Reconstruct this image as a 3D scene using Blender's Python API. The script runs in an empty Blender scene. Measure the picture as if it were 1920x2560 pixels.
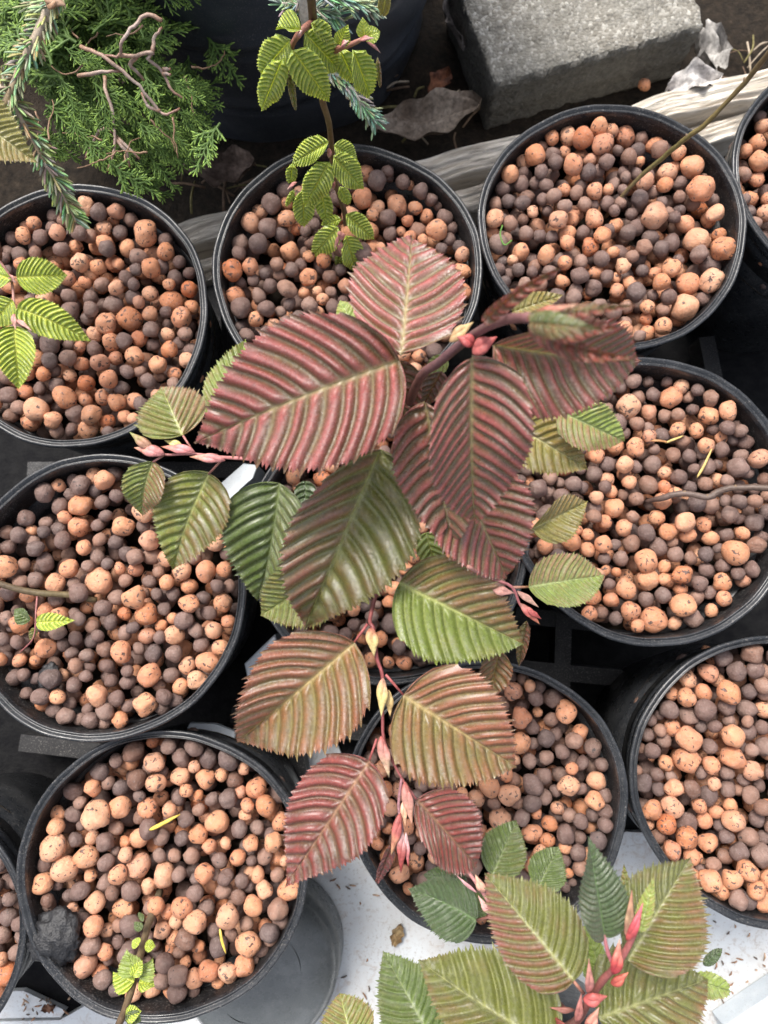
import bpy, math, random
import numpy as np
from mathutils import Vector, Matrix
random.seed(7); rng = np.random.default_rng(7)
R = math.radians
scene = bpy.context.scene
# ------------------------------------------------------------------ camera
FPX, TILT, CAMZ = 1862.0, R(7), 0.59
cam_d = bpy.data.cameras.new('camera'); cam = bpy.data.objects.new('camera', cam_d)
scene.collection.objects.link(cam); scene.camera = cam
cam.location = (0, 0, CAMZ); cam.rotation_euler = (TILT, 0, 0)
cam_d.sensor_fit = 'VERTICAL'; cam_d.sensor_height = 24.0; cam_d.lens = 24.0 * FPX / 2560
cam_d.clip_start = 0.01; cam_d.clip_end = 200
cam_d.dof.use_dof = True; cam_d.dof.focus_distance = 0.345
cam_d.dof.aperture_fstop = cam_d.lens / 1.6
# ------------------------------------------------------------------ world, sun, exposure
SUN_EL, SUN_AZ = R(58), R(-28)           # azimuth from +Y (top of the picture), negative to the left
w = bpy.data.worlds.new('World'); scene.world = w; w.use_nodes = True
nt = w.node_tree; nt.nodes.clear()
sky = nt.nodes.new('ShaderNodeTexSky'); sky.sky_type = 'NISHITA'; sky.sun_disc = False
sky.sun_elevation = SUN_EL; sky.sun_rotation = SUN_AZ; sky.dust_density = 4.0; sky.air_density = 0.8; sky.ozone_density = 0.6
bg = nt.nodes.new('ShaderNodeBackground'); bg.inputs[1].default_value = 0.15
wo = nt.nodes.new('ShaderNodeOutputWorld'); hs_ = nt.nodes.new('ShaderNodeHueSaturation'); hs_.inputs['Saturation'].default_value = 0.45   # thin overcast
nt.links.new(sky.outputs[0], hs_.inputs['Color']); nt.links.new(hs_.outputs[0], bg.inputs[0]); nt.links.new(bg.outputs[0], wo.inputs[0])
sl = bpy.data.lights.new('sun', 'SUN'); sl.energy = 1.85; sl.angle = R(16); sl.color = (1.0, 0.95, 0.88)
so = bpy.data.objects.new('sun', sl); scene.collection.objects.link(so)
sd = Vector((math.sin(SUN_AZ) * math.cos(SUN_EL), math.cos(SUN_AZ) * math.cos(SUN_EL), math.sin(SUN_EL)))
so.rotation_euler = sd.to_track_quat('Z', 'Y').to_euler(); so.location = sd * 3
scene.view_settings.view_transform = 'Standard'; scene.view_settings.look = 'None'
scene.view_settings.exposure = 1.06; scene.view_settings.gamma = 1
scene.view_settings.use_curve_mapping = False
scene.cycles.max_bounces = 6
# ------------------------------------------------------------------ helpers
VIEWS = {'A': (480, 580, 640/1659), 'B': (960, 600, 680/1659), 'C': (280, 900, 680/1659), 'D': (900, 1150, 640/1659),
         'E': (560, 1560, 700/1659), 'F': (800, 1980, 580/1659), 'G': (1300, 1980, 580/1659), 'H': (600, 0, 400/1264),
         'W': (0, 0, 1920/1659), '1': (0, 0, 960/1659), '2': (960, 0, 960/1659), '3': (0, 640, 960/1659),
         '4': (960, 640, 960/1659), '5': (0, 1280, 960/1659), '6': (960, 1280, 960/1659), '7': (0, 1920, 960/1659), '8': (960, 1920, 960/1659)}
CT, ST = math.cos(TILT), math.sin(TILT)
def at(v, x, y, z):
    ox, oy, s = VIEWS[v]; u = (ox + x*s - 960) / FPX; q = (1280 - oy - y*s) / FPX
    d = Vector((u, q*CT + ST, q*ST - CT)); k = (z - CAMZ) / d.z
    return Vector((d.x*k, d.y*k, z))
def proj(p):                                   # world -> source pixels, depth
    x, y, z = p[0], p[1], p[2] - CAMZ
    dep = y*ST - z*CT; up = y*CT + z*ST
    return 960 + FPX*x/dep, 1280 - FPX*up/dep, dep
def tag(o, label=None, cat=None, group=None, kind=None):
    if label: o['label'] = label
    if cat: o['category'] = cat
    if group: o['group'] = group
    if kind: o['kind'] = kind
    return o
def empty(name, loc, label, cat, group=None):
    o = bpy.data.objects.new(name, None); scene.collection.objects.link(o); o.location = loc
    o.empty_display_size = 0.01
    return tag(o, label, cat, group)
def mkmesh(name, verts, faces, mat, smooth=True, col=None, uv=None):
    me = bpy.data.meshes.new(name); me.from_pydata([tuple(v) for v in verts], [], faces)
    if mat: me.materials.append(mat)
    if smooth: me.polygons.foreach_set('use_smooth', [True]*len(me.polygons))
    if col is not None:
        a = me.color_attributes.new('col', 'FLOAT_COLOR', 'POINT')
        c = np.ones((len(verts), 4), np.float32); c[:, :3] = col; a.data.foreach_set('color', c.ravel())
    if uv is not None:
        a = me.attributes.new('luv', 'FLOAT_VECTOR', 'POINT')
        c = np.zeros((len(verts), 3), np.float32); c[:, :2] = uv; a.data.foreach_set('vector', c.ravel())
    me.update(); return me
def link(name, me, parent=None, loc=(0, 0, 0)):
    o = bpy.data.objects.new(name, me); scene.collection.objects.link(o); o.location = loc
    if parent: o.parent = parent
    return o
def part(name, verts, faces, mat, parent, smooth=True, col=None):
    """verts in world space; parent keeps only a location"""
    o = link(name, mkmesh(name, [Vector(v) - parent.location for v in verts] if parent else verts, faces, mat, smooth, col), parent)
    return o
class MB:
    def __init__(s): s.v = []; s.f = []; s.c = []
    def add(s, v, f, c=None):
        n = len(s.v); s.v += [Vector(p) for p in v]; s.f += [tuple(i+n for i in q) for q in f]
        s.c += [c if c is not None else (1, 1, 1)]*len(v) if not (c is not None and hasattr(c[0], '__len__')) else list(c)
    def tube(s, pts, rad, n=8, c=None, flat=1.0, cap=True):
        pts = [Vector(p) for p in pts]; m = len(pts)
        if not hasattr(rad, '__len__'): rad = [rad]*m
        vs = []; prev = None
        for i, p in enumerate(pts):
            t = (pts[min(i+1, m-1)] - pts[max(i-1, 0)]).normalized()
            if prev is None:
                prev = t.cross(Vector((0, 0, 1)));
                if prev.length < 1e-3: prev = Vector((1, 0, 0))
            prev = (prev - t*prev.dot(t)).normalized(); b = t.cross(prev)
            for k in range(n):
                a = 2*math.pi*k/n; vs.append(p + (prev*math.cos(a) + b*math.sin(a)*flat)*rad[i])
        fs = [(i*n+k, i*n+(k+1) % n, (i+1)*n+(k+1) % n, (i+1)*n+k) for i in range(m-1) for k in range(n)]
        if cap: fs += [tuple(range(n-1, -1, -1)), tuple((m-1)*n+k for k in range(n))]
        if c is not None and hasattr(c[0], '__len__'): c = [c[i] for i in range(m) for k in range(n)]
        s.add(vs, fs, c)
    def build(s, name, mat, parent=None, smooth=True):
        return part(name, s.v, s.f, mat, parent, smooth, col=np.array(s.c, np.float32).reshape(-1, 3))
def smooth_path(pts, n=5):
    pts = [Vector(p) for p in pts]; out = []
    P = [pts[0]*2-pts[1]] + pts + [pts[-1]*2-pts[-2]]
    for i in range(1, len(P)-2):
        for k in range(n):
            t = k/n; a, b, c, d = P[i-1], P[i], P[i+1], P[i+2]
            out.append(0.5*((2*b)+(c-a)*t+(2*a-5*b+4*c-d)*t*t+(3*b-a-3*c+d)*t**3))
    out.append(pts[-1]); return out
def lerp(a, b, t): return a + (b-a)*t
# ------------------------------------------------------------------ materials
class N:
    def __init__(s, name):
        s.m = bpy.data.materials.new(name); s.m.use_nodes = True; s.t = s.m.node_tree
        s.b = s.t.nodes['Principled BSDF']; s.out = s.t.nodes['Material Output']
        s.g = s.n('ShaderNodeNewGeometry')
    def n(s, typ, **k):
        o = s.t.nodes.new(typ)
        for a, v in k.items(): setattr(o, a, v)
        return o
    def l(s, a, b): s.t.links.new(a, b)
    def noise(s, scale, detail=3, rough=.5, vec=None, dist=0):
        o = s.n('ShaderNodeTexNoise'); o.inputs['Scale'].default_value = scale; o.inputs['Detail'].default_value = detail
        o.inputs['Roughness'].default_value = rough; o.inputs['Distortion'].default_value = dist
        s.l(vec or s.g.outputs['Position'], o.inputs['Vector']); return o.outputs['Fac']
    def ramp(s, fac, stops):
        o = s.n('ShaderNodeValToRGB'); e = o.color_ramp.elements
        while len(e) < len(stops): e.new(0.5)
        for i, (p, c) in enumerate(stops):
            e[i].position = p; e[i].color = (*c, 1) if hasattr(c, '__len__') else (c, c, c, 1)
        s.l(fac, o.inputs[0]); return o.outputs[0]
    def mix(s, f, a, b, mode='MIX'):
        o = s.n('ShaderNodeMix', data_type='RGBA', blend_type=mode)
        for i, x in ((0, f), (6, a), (7, b)):
            if hasattr(x, 'links') or hasattr(x, 'is_linked'): s.l(x, o.inputs[i])
            elif i == 0: o.inputs[0].default_value = x
            else: o.inputs[i].default_value = (*x, 1)
        return o.outputs[2]
    def math(s, op, a, b=0.5, c=None):
        o = s.n('ShaderNodeMath', operation=op)
        for i, x in enumerate((a, b, c)):
            if x is None: continue
            if hasattr(x, 'is_linked'): s.l(x, o.inputs[i])
            else: o.inputs[i].default_value = x
        return o.outputs[0]
    def bump(s, h, strength=.3, dist=.001, prev=None):
        o = s.n('ShaderNodeBump'); o.inputs['Strength'].default_value = strength; o.inputs['Distance'].default_value = dist
        s.l(h, o.inputs['Height'])
        if prev: s.l(prev, o.inputs['Normal'])
        return o.outputs[0]
    def fin(s, col=None, rough=.5, normal=None, spec=None):
        if col is not None:
            if hasattr(col, 'is_linked'): s.l(col, s.b.inputs['Base Color'])
            else: s.b.inputs['Base Color'].default_value = (*col, 1)
        if hasattr(rough, 'is_linked'): s.l(rough, s.b.inputs['Roughness'])
        else: s.b.inputs['Roughness'].default_value = rough
        if normal: s.l(normal, s.b.inputs['Normal'])
        if spec is not None: s.b.inputs['Specular IOR Level'].default_value = spec
        return s.m
def clay(name, stops, speck, dust):
    s = N(name); oi = s.n('ShaderNodeObjectInfo')
    r = s.math('FRACT', s.math('ADD', oi.outputs['Random'], s.g.outputs['Random Per Island']), 0)
    base = s.ramp(r, stops)
    mott = s.ramp(s.noise(260, 4, .6), [(.3, (.80, .78, .76)), (.75, (1.15, 1.16, 1.18))])
    col = s.mix(1.0, base, mott, 'MULTIPLY')
    r2 = s.math('FRACT', s.math('MULTIPLY', r, 17.3), 0)
    th = s.math('SUBTRACT', s.noise(430, 2, .5, dist=.6), s.math('MULTIPLY_ADD', r2, .07, speck))
    col = s.mix(s.math('MULTIPLY', s.math('GREATER_THAN', th, 0.0), .85), col, (.035, .033, .035))
    col = s.mix(s.ramp(s.noise(900, 2, .6), [(.55, 0.0), (.72, dust)]), col, (.42, .36, .33))
    col = s.mix(s.ramp(s.noise(140, 5, .7), [(.52, 0.0), (.72, .28)]), col, (.38, .30, .26))
    h = s.math('ADD', s.noise(900, 4, .65), s.math('MULTIPLY', s.noise(330, 2), .8))
    return s.fin(col, s.ramp(r2, [(0, .55), (.93, .72), (1, .3)]), s.bump(h, .8, .0008), .3)
M = {}
M['clay_orange'] = clay('clay_orange', [(0, (.50, .200, .095)), (.3, (.62, .305, .17)), (.55, (.56, .240, .130)), (.8, (.64, .350, .215)), (.92, (.50, .25, .16)), (1, (.48, .155, .06))], .60, .35)
M['clay_brown'] = clay('clay_brown', [(0, (.145, .090, .076)), (.3, (.195, .124, .103)), (.55, (.120, .085, .078)), (.75, (.25, .160, .128)), (.9, (.30, .170, .12)), (1, (.17, .095, .07))], .68, .22)
def leaf_mat():
    s = N('serrated_leaf'); a = s.n('ShaderNodeAttribute', attribute_name='col'); uv = s.n('ShaderNodeAttribute', attribute_name='luv')
    m = s.ramp(s.noise(520, 6, .75), [(.3, .72), (.72, 1.30)])
    col = s.mix(1.0, a.outputs['Color'], m, 'MULTIPLY')
    wv = s.n('ShaderNodeTexWave', wave_type='BANDS', bands_direction='Y'); wv.inputs['Scale'].default_value = 7.5
    wv.inputs['Distortion'].default_value = 4.0; wv.inputs['Detail'].default_value = 2; wv.inputs['Detail Scale'].default_value = 1.3
    s.l(uv.outputs['Vector'], wv.inputs['Vector'])
    b = s.bump(wv.outputs['Fac'], .45, .0007)
    b = s.bump(s.noise(1100, 3, .6), .35, .0005, b)
    s.fin(col, s.ramp(s.noise(420, 3), [(.3, .17), (.7, .34)]), b, 1.0)
    s.b.inputs['IOR'].default_value = 1.62; s.b.inputs['Coat Weight'].default_value = .35; s.b.inputs['Coat Roughness'].default_value = .22
    s.b.inputs['Sheen Weight'].default_value = .12; s.b.inputs['Sheen Roughness'].default_value = .4
    tr = s.n('ShaderNodeBsdfTranslucent'); mx = s.n('ShaderNodeMixShader'); mx.inputs[0].default_value = .16
    s.l(s.mix(1.0, col, (1.25, 1.35, .6), 'MULTIPLY'), tr.inputs[0]); s.l(s.b.outputs[0], mx.inputs[1]); s.l(tr.outputs[0], mx.inputs[2]); s.l(mx.outputs[0], s.out.inputs[0])
    return s.m
M['leaf'] = leaf_mat()
def vcol(name, rough=.5, nscale=600, amt=.3, bump=.3, spec=.4, sub=0):
    s = N(name); a = s.n('ShaderNodeAttribute', attribute_name='col')
    m = s.ramp(s.noise(nscale, 4, .6), [(.3, 1-amt), (.7, 1+amt)])
    return s.fin(s.mix(1.0, a.outputs['Color'], m, 'MULTIPLY'), rough, s.bump(s.noise(nscale*1.7, 3), bump, .0005), spec)
M['stem'] = vcol('woody_stem', .5); M['bud'] = vcol('bud_scale', .5, 420, .35, .5, .4); M['needle'] = vcol('needle_green', .55, 300, .3, .1, .3)
M['debris'] = vcol('dry_debris', .8, 300, .45, .8, .2)
def plastic(name, c, c2, rough, scale=60):
    s = N(name); n = s.noise(scale, 5, .6)
    col = s.mix(s.ramp(n, [(.48, 0.0), (.75, .8)]), c, c2)
    dust = s.ramp(s.math('ADD', s.noise(1100, 2, .7), s.math('MULTIPLY', s.noise(45, 4, .7), .25)), [(.70, 0.0), (.82, .38)])
    col = s.mix(dust, col, (.30, .28, .26))
    return s.fin(col, s.ramp(s.noise(scale*3, 4, .65), [(.3, rough-.10), (.7, rough+.15)]), s.bump(s.noise(300, 4), .12, .0008), .5)
M['black_plastic'] = plastic('black_plastic', (.017, .019, .022), (.04, .043, .048), .30)
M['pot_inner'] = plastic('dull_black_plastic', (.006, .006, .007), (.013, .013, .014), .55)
M['grey_plastic'] = plastic('grey_plastic', (.12, .13, .13), (.2, .21, .21), .28)
M['white_plastic'] = plastic('white_plastic', (.55, .61, .66), (.70, .74, .77), .35)
def white_board():
    s = N('stained_white_board')
    c = s.mix(s.ramp(s.noise(18, 6, .65), [(.45, 0.0), (.7, .55)]), (.60, .63, .645), (.47, .43, .39))
    c = s.mix(s.ramp(s.noise(75, 6, .75, dist=1.5), [(.54, 0.0), (.66, .55)]), c, (.36, .28, .22))
    c = s.mix(s.ramp(s.noise(420, 4, .7), [(.56, 0.0), (.68, .6)]), c, (.30, .26, .23))
    c = s.mix(s.ramp(s.noise(130, 8, .8, dist=3), [(.60, 0.0), (.66, .7)]), c, (.22, .15, .11))
    return s.fin(c, .4, s.bump(s.noise(160, 5), .25, .001), .5)
M['board'] = white_board()
def concrete():
    s = N('exposed_aggregate'); v = s.n('ShaderNodeTexVoronoi'); v.inputs['Scale'].default_value = 400; s.l(s.g.outputs['Position'], v.inputs['Vector'])
    c = s.ramp(v.outputs['Color'], [(.2, (.19, .175, .145)), (.6, (.27, .255, .22)), (.9, (.50, .48, .43))])
    c = s.mix(s.ramp(s.noise(40, 5, .6), [(.35, 0.0), (.7, .6)]), c, (.20, .195, .17))
    # faces not turned up: cement without aggregate, coloured darker to paint in their shade
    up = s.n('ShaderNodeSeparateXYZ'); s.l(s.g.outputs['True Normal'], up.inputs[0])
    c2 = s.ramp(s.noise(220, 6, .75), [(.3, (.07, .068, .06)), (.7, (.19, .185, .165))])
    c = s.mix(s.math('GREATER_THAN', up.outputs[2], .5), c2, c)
    h = s.math('ADD', s.math('MULTIPLY', v.outputs['Distance'], -1.2), s.noise(500, 4, .7))
    return s.fin(c, .8, s.bump(h, .9, .0012), .3)
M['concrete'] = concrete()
def wood():
    s = N('weathered_wood'); tc = s.n('ShaderNodeTexCoord'); mp = s.n('ShaderNodeMapping'); mp.inputs['Scale'].default_value = (5, 120, 120)
    s.l(tc.outputs['Object'], mp.inputs[0])
    n1 = s.noise(1.0, 6, .65, mp.outputs[0], .3)
    mp2 = s.n('ShaderNodeMapping'); mp2.inputs['Scale'].default_value = (14, 620, 620); s.l(tc.outputs['Object'], mp2.inputs[0]); n2 = s.noise(1.0, 5, .7, mp2.outputs[0], .5)
    c = s.ramp(n1, [(.28, (.18, .14, .10)), (.38, (.58, .51, .42)), (.6, (.76, .70, .61)), (.8, (.80, .76, .69))])
    c = s.mix(s.ramp(n2, [(.28, .85), (.42, 0.0)]), c, (.06, .045, .035))
    return s.fin(c, .8, s.bump(s.math('ADD', n1, n2), .9, .0015), .2)
M['wood'] = wood()
def soil():
    s = N('dark_soil'); c = s.ramp(s.noise(140, 8, .75), [(.35, (.010, .008, .006)), (.6, (.035, .026, .018)), (.8, (.10, .075, .05))])
    return s.fin(c, .9, s.bump(s.noise(250, 8, .7), 1.0, .004), .2)
M['soil'] = soil()
def fabric():
    s = N('black_ground_fabric'); c = s.ramp(s.noise(90, 6, .7), [(.4, (.004, .004, .005)), (.75, (.014, .014, .014))])
    return s.fin(c, .7, s.bump(s.noise(400, 3), .5, .001), .1)
M['fabric'] = fabric()
# ------------------------------------------------------------------ the ground
def sheet(name, pts, mat, z, th=0.0):
    v = [(p[0], p[1], z) for p in pts]; n = len(v); f = [tuple(range(n))]
    if th:
        v += [(p[0], p[1], z-th) for p in pts]; f += [(i, i+n, (i+1) % n + n, (i+1) % n) for i in range(n)]
    me = mkmesh(name, v, f, mat, False)
    nv = me.polygons[0].normal.z
    if nv < 0: me.flip_normals()
    return link(name, me)
tag(sheet('ground', [(-6, -6), (6, -6), (6, 6), (-6, 6)], M['fabric'], 0), kind='structure')
def Wp(x, y, z=0): return at('W', x, y, z)
# rough soil bank beyond the timber
nx, ny = 90, 40; p0, p1 = Vector((-.9, .235, 0)), Vector((.9, 1.0, 0)); v = []; f = []
for j in range(ny):
    for i in range(nx):
        x = lerp(p0.x, p1.x, i/(nx-1)); y = lerp(p0.y + .08*(x+.3)*.9, p1.y, j/(ny-1))
        v.append((x, y, .010 + .006*math.sin(x*31+y*17)*math.sin(y*43-x*9) + .003*random.random()))
for j in range(ny-1):
    for i in range(nx-1): a = j*nx+i; f.append((a, a+1, a+nx+1, a+nx))
tag(link('soil', mkmesh('soil', v, f, M['soil'])), kind='structure')
# stained white boards under the lower pots
bd = sheet('floor_board', [Wp(-420, 2203), Wp(140, 2191), Wp(330, 2080), Wp(560, 1700), Wp(664, 1590), Wp(722, 1580), Wp(800, 1790),
           Wp(1180, 1840), Wp(1345, 1790), Wp(1640, 1800), Wp(2200, 1800), Wp(2200, 2900), Wp(-420, 2900)], M['board'], .008, .006); tag(bd, kind='structure')
bd = sheet('floor_board', [Wp(-420, 2150), Wp(60, 2130), Wp(150, 2172), Wp(140, 2186), Wp(-420, 2198)], M['board'], .007, .005); tag(bd, kind='structure')
# ------------------------------------------------------------------ pots
def lathe(prof, n=96, dent=0.0, seed=0):
    vs = []; fs = []; r_ = random.Random(seed); ph = [r_.random()*6.28 for _ in range(6)]
    for r, z in prof:
        for k in range(n):
            a = 2*math.pi*k/n
            d = dent*(math.sin(3*a+ph[0])*.8 + math.sin(5*a+ph[1])*.5 + math.sin(11*a+ph[2])*.22 + math.sin(23*a+ph[3])*.12)
            vs.append(((r+d)*math.cos(a), (r+d)*math.sin(a), z + d*.35))
    for i in range(len(prof)-1):
        for k in range(n): fs.append((i*n+k, i*n+(k+1) % n, (i+1)*n+(k+1) % n, (i+1)*n+k))
    return vs, fs
R0 = .0825
RIM = [(.0771, .1480), (.0785, .1485), (.0789, .1560), (.0778, .1570), (.0778, .1590), (.0800, .1600), (.0804, .1645), (.0795, .1652), (.0797, .1668),
       (.0818, .1676), (.0826, .1688), (.0826, .1702), (.0818, .1712), (.0806, .1706), (.0800, .1694), (.0791, .1690), (.0786, .1699), (.0782, .1702), (.0778, .1692), (.0776, .1650)]
WALL = [(.056, .0), (.0595, .002), (.0730, .080), (.0734, .081), (.0770, .1480), (.0765, .1482), (.0725, .083), (.060, .030)]
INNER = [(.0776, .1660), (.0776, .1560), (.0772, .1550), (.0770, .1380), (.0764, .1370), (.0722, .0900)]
pot_meshes = []
for sd_ in range(3):
    d = .00075
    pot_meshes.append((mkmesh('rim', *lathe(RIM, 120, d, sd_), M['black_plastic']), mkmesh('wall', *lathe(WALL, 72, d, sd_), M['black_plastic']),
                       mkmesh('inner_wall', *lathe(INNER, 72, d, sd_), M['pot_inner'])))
vs, fs = lathe([(.0757, .1230), (.05, .1225), (.02, .1228), (.001, .1228)], 48)
soil_me = mkmesh('soil_fill', vs, fs, M['soil'])
base_me = mkmesh('base', *lathe([(.056, .001), (.001, .001)], 48), M['pot_inner'])
# name phrase, centre x, centre y, rx, ry (pixels of view W), rim height
POTS = [
 ('topleft', 'upper left pot', 157, 680, 293, 285, .170, 'black plant pot of clay pebbles under the drooping spruce branch'),
 ('topmid', 'upper middle pot', 750, 585, 293, 278, .166, 'black plant pot of clay pebbles holding the lime green leafed sapling'),
 ('topright', 'upper right pot', 1325, 489, 291, 267, .170, 'black plant pot with the bare olive twig, in front of the concrete block'),
 ('farright', 'upper edge pot', 1870, 375, 285, 262, .168, 'black plant pot mostly cut off by the upper right edge of the picture'),
 ('leftmid', 'middle left pot', 218, 1291, 313, 312, .176, 'black plant pot of mostly brown pebbles with a thin twig and one tiny green leaf'),
 ('centre', 'centre pot', 838, 1180, 308, 300, .164, 'black plant pot nearly hidden beneath the large red leafed hornbeam'),
 ('rightmid', 'middle right pot', 1406, 1083, 312, 313, .170, 'black plant pot with a crooked brown twig and dry yellow needles on its pebbles'),
 ('bottomleft', 'lower left pot', 349, 1895, 316, 318, .166, 'black plant pot with a sprouting stem, black clump and yellow slivers on its pebbles'),
 ('bottommid', 'lower middle pot', 1054, 1733, 305, 306, .170, 'black plant pot half covered by drooping red leaves, between two floor board gaps'),
 ('bottomright', 'lower right pot', 1683, 1692, 320, 318, .169, 'black plant pot of speckled pebbles cut by the right edge above the white board'),
 ('farleft', 'lower left edge pot', -252, 2030, 308, 312, .162, 'black plant pot of which only a sliver shows at the lower left edge'),
 ('below', 'pot below the picture', 1290, 2640, 318, 330, .168, 'black plant pot below the green leafed hornbeam at the bottom edge'),
]
pots = {}
for i, (key, phrase, cx, cy, rx, ry, rz, label) in enumerate(POTS):
    c = Wp(cx, cy, rz); a = (Wp(cx+rx, cy, rz) - Wp(cx-rx, cy, rz)).length/2; b = (Wp(cx, cy+ry, rz) - Wp(cx, cy-ry, rz)).length/2
    c = (Wp(cx, cy+ry, rz) + Wp(cx, cy-ry, rz))/2
    e = empty('plant_pot', (c.x, c.y, .0085 if key in ('bottomleft', 'bottommid', 'bottomright', 'farleft', 'below') else .001), label, 'plant pot', 'black plant pots filled with clay pebbles')
    e.scale = (a/R0, b/R0, (rz-e.location.z)/.1712); e.rotation_euler = (0, 0, 0)
    ms = pot_meshes[i % 3]
    for nm, me in (('rim', ms[0]), ('wall', ms[1]), ('inner_wall', ms[2]), ('soil_fill', soil_me), ('base', base_me)):
        o = link(nm, me, e)
    pots[key] = dict(c=c, a=a, b=b, z=rz, phrase=phrase, i=i)
    print('POT', key, round(a*1000, 1), round(b*1000, 1), tuple(round(q, 3) for q in c))
# ------------------------------------------------------------------ leaves
OCC = []                                         # leaf points, used later to rank which pebbles show
PAL = {  # valley / ridge and slope of the red (lime: pale sheen) state / vein
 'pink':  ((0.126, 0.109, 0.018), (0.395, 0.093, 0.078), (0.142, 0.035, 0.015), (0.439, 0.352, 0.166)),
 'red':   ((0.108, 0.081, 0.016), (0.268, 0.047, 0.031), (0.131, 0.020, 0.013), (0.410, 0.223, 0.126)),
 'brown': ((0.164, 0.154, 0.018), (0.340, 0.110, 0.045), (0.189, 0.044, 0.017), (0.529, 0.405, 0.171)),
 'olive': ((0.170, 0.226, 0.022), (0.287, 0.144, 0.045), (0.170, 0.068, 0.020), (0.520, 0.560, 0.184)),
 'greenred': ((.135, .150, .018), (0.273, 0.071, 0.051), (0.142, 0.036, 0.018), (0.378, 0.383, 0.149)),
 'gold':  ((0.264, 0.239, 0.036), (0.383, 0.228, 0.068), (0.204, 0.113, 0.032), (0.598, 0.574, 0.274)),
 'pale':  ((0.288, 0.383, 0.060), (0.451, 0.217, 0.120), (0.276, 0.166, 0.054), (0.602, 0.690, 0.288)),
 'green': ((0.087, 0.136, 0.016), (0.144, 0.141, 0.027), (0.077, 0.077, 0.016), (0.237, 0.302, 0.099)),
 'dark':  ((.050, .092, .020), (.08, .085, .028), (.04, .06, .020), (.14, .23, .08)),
 'lime':  ((0.230, 0.367, 0.006), (0.768, 0.814, 0.097), (0.185, 0.312, 0.006), (0.890, 0.922, 0.146)),  # pale ridges: partly leaf colour, partly overhead light painted onto the pleats
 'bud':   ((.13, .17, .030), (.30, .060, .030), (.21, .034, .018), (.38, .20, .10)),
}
WS = [0, .022, .06, .14, .25, .38, .52, .66, .79, .90, .955, 1.0]
TOOTH = [1.0, .40, .05, .62, .0, .48, -.05, .60]
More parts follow.
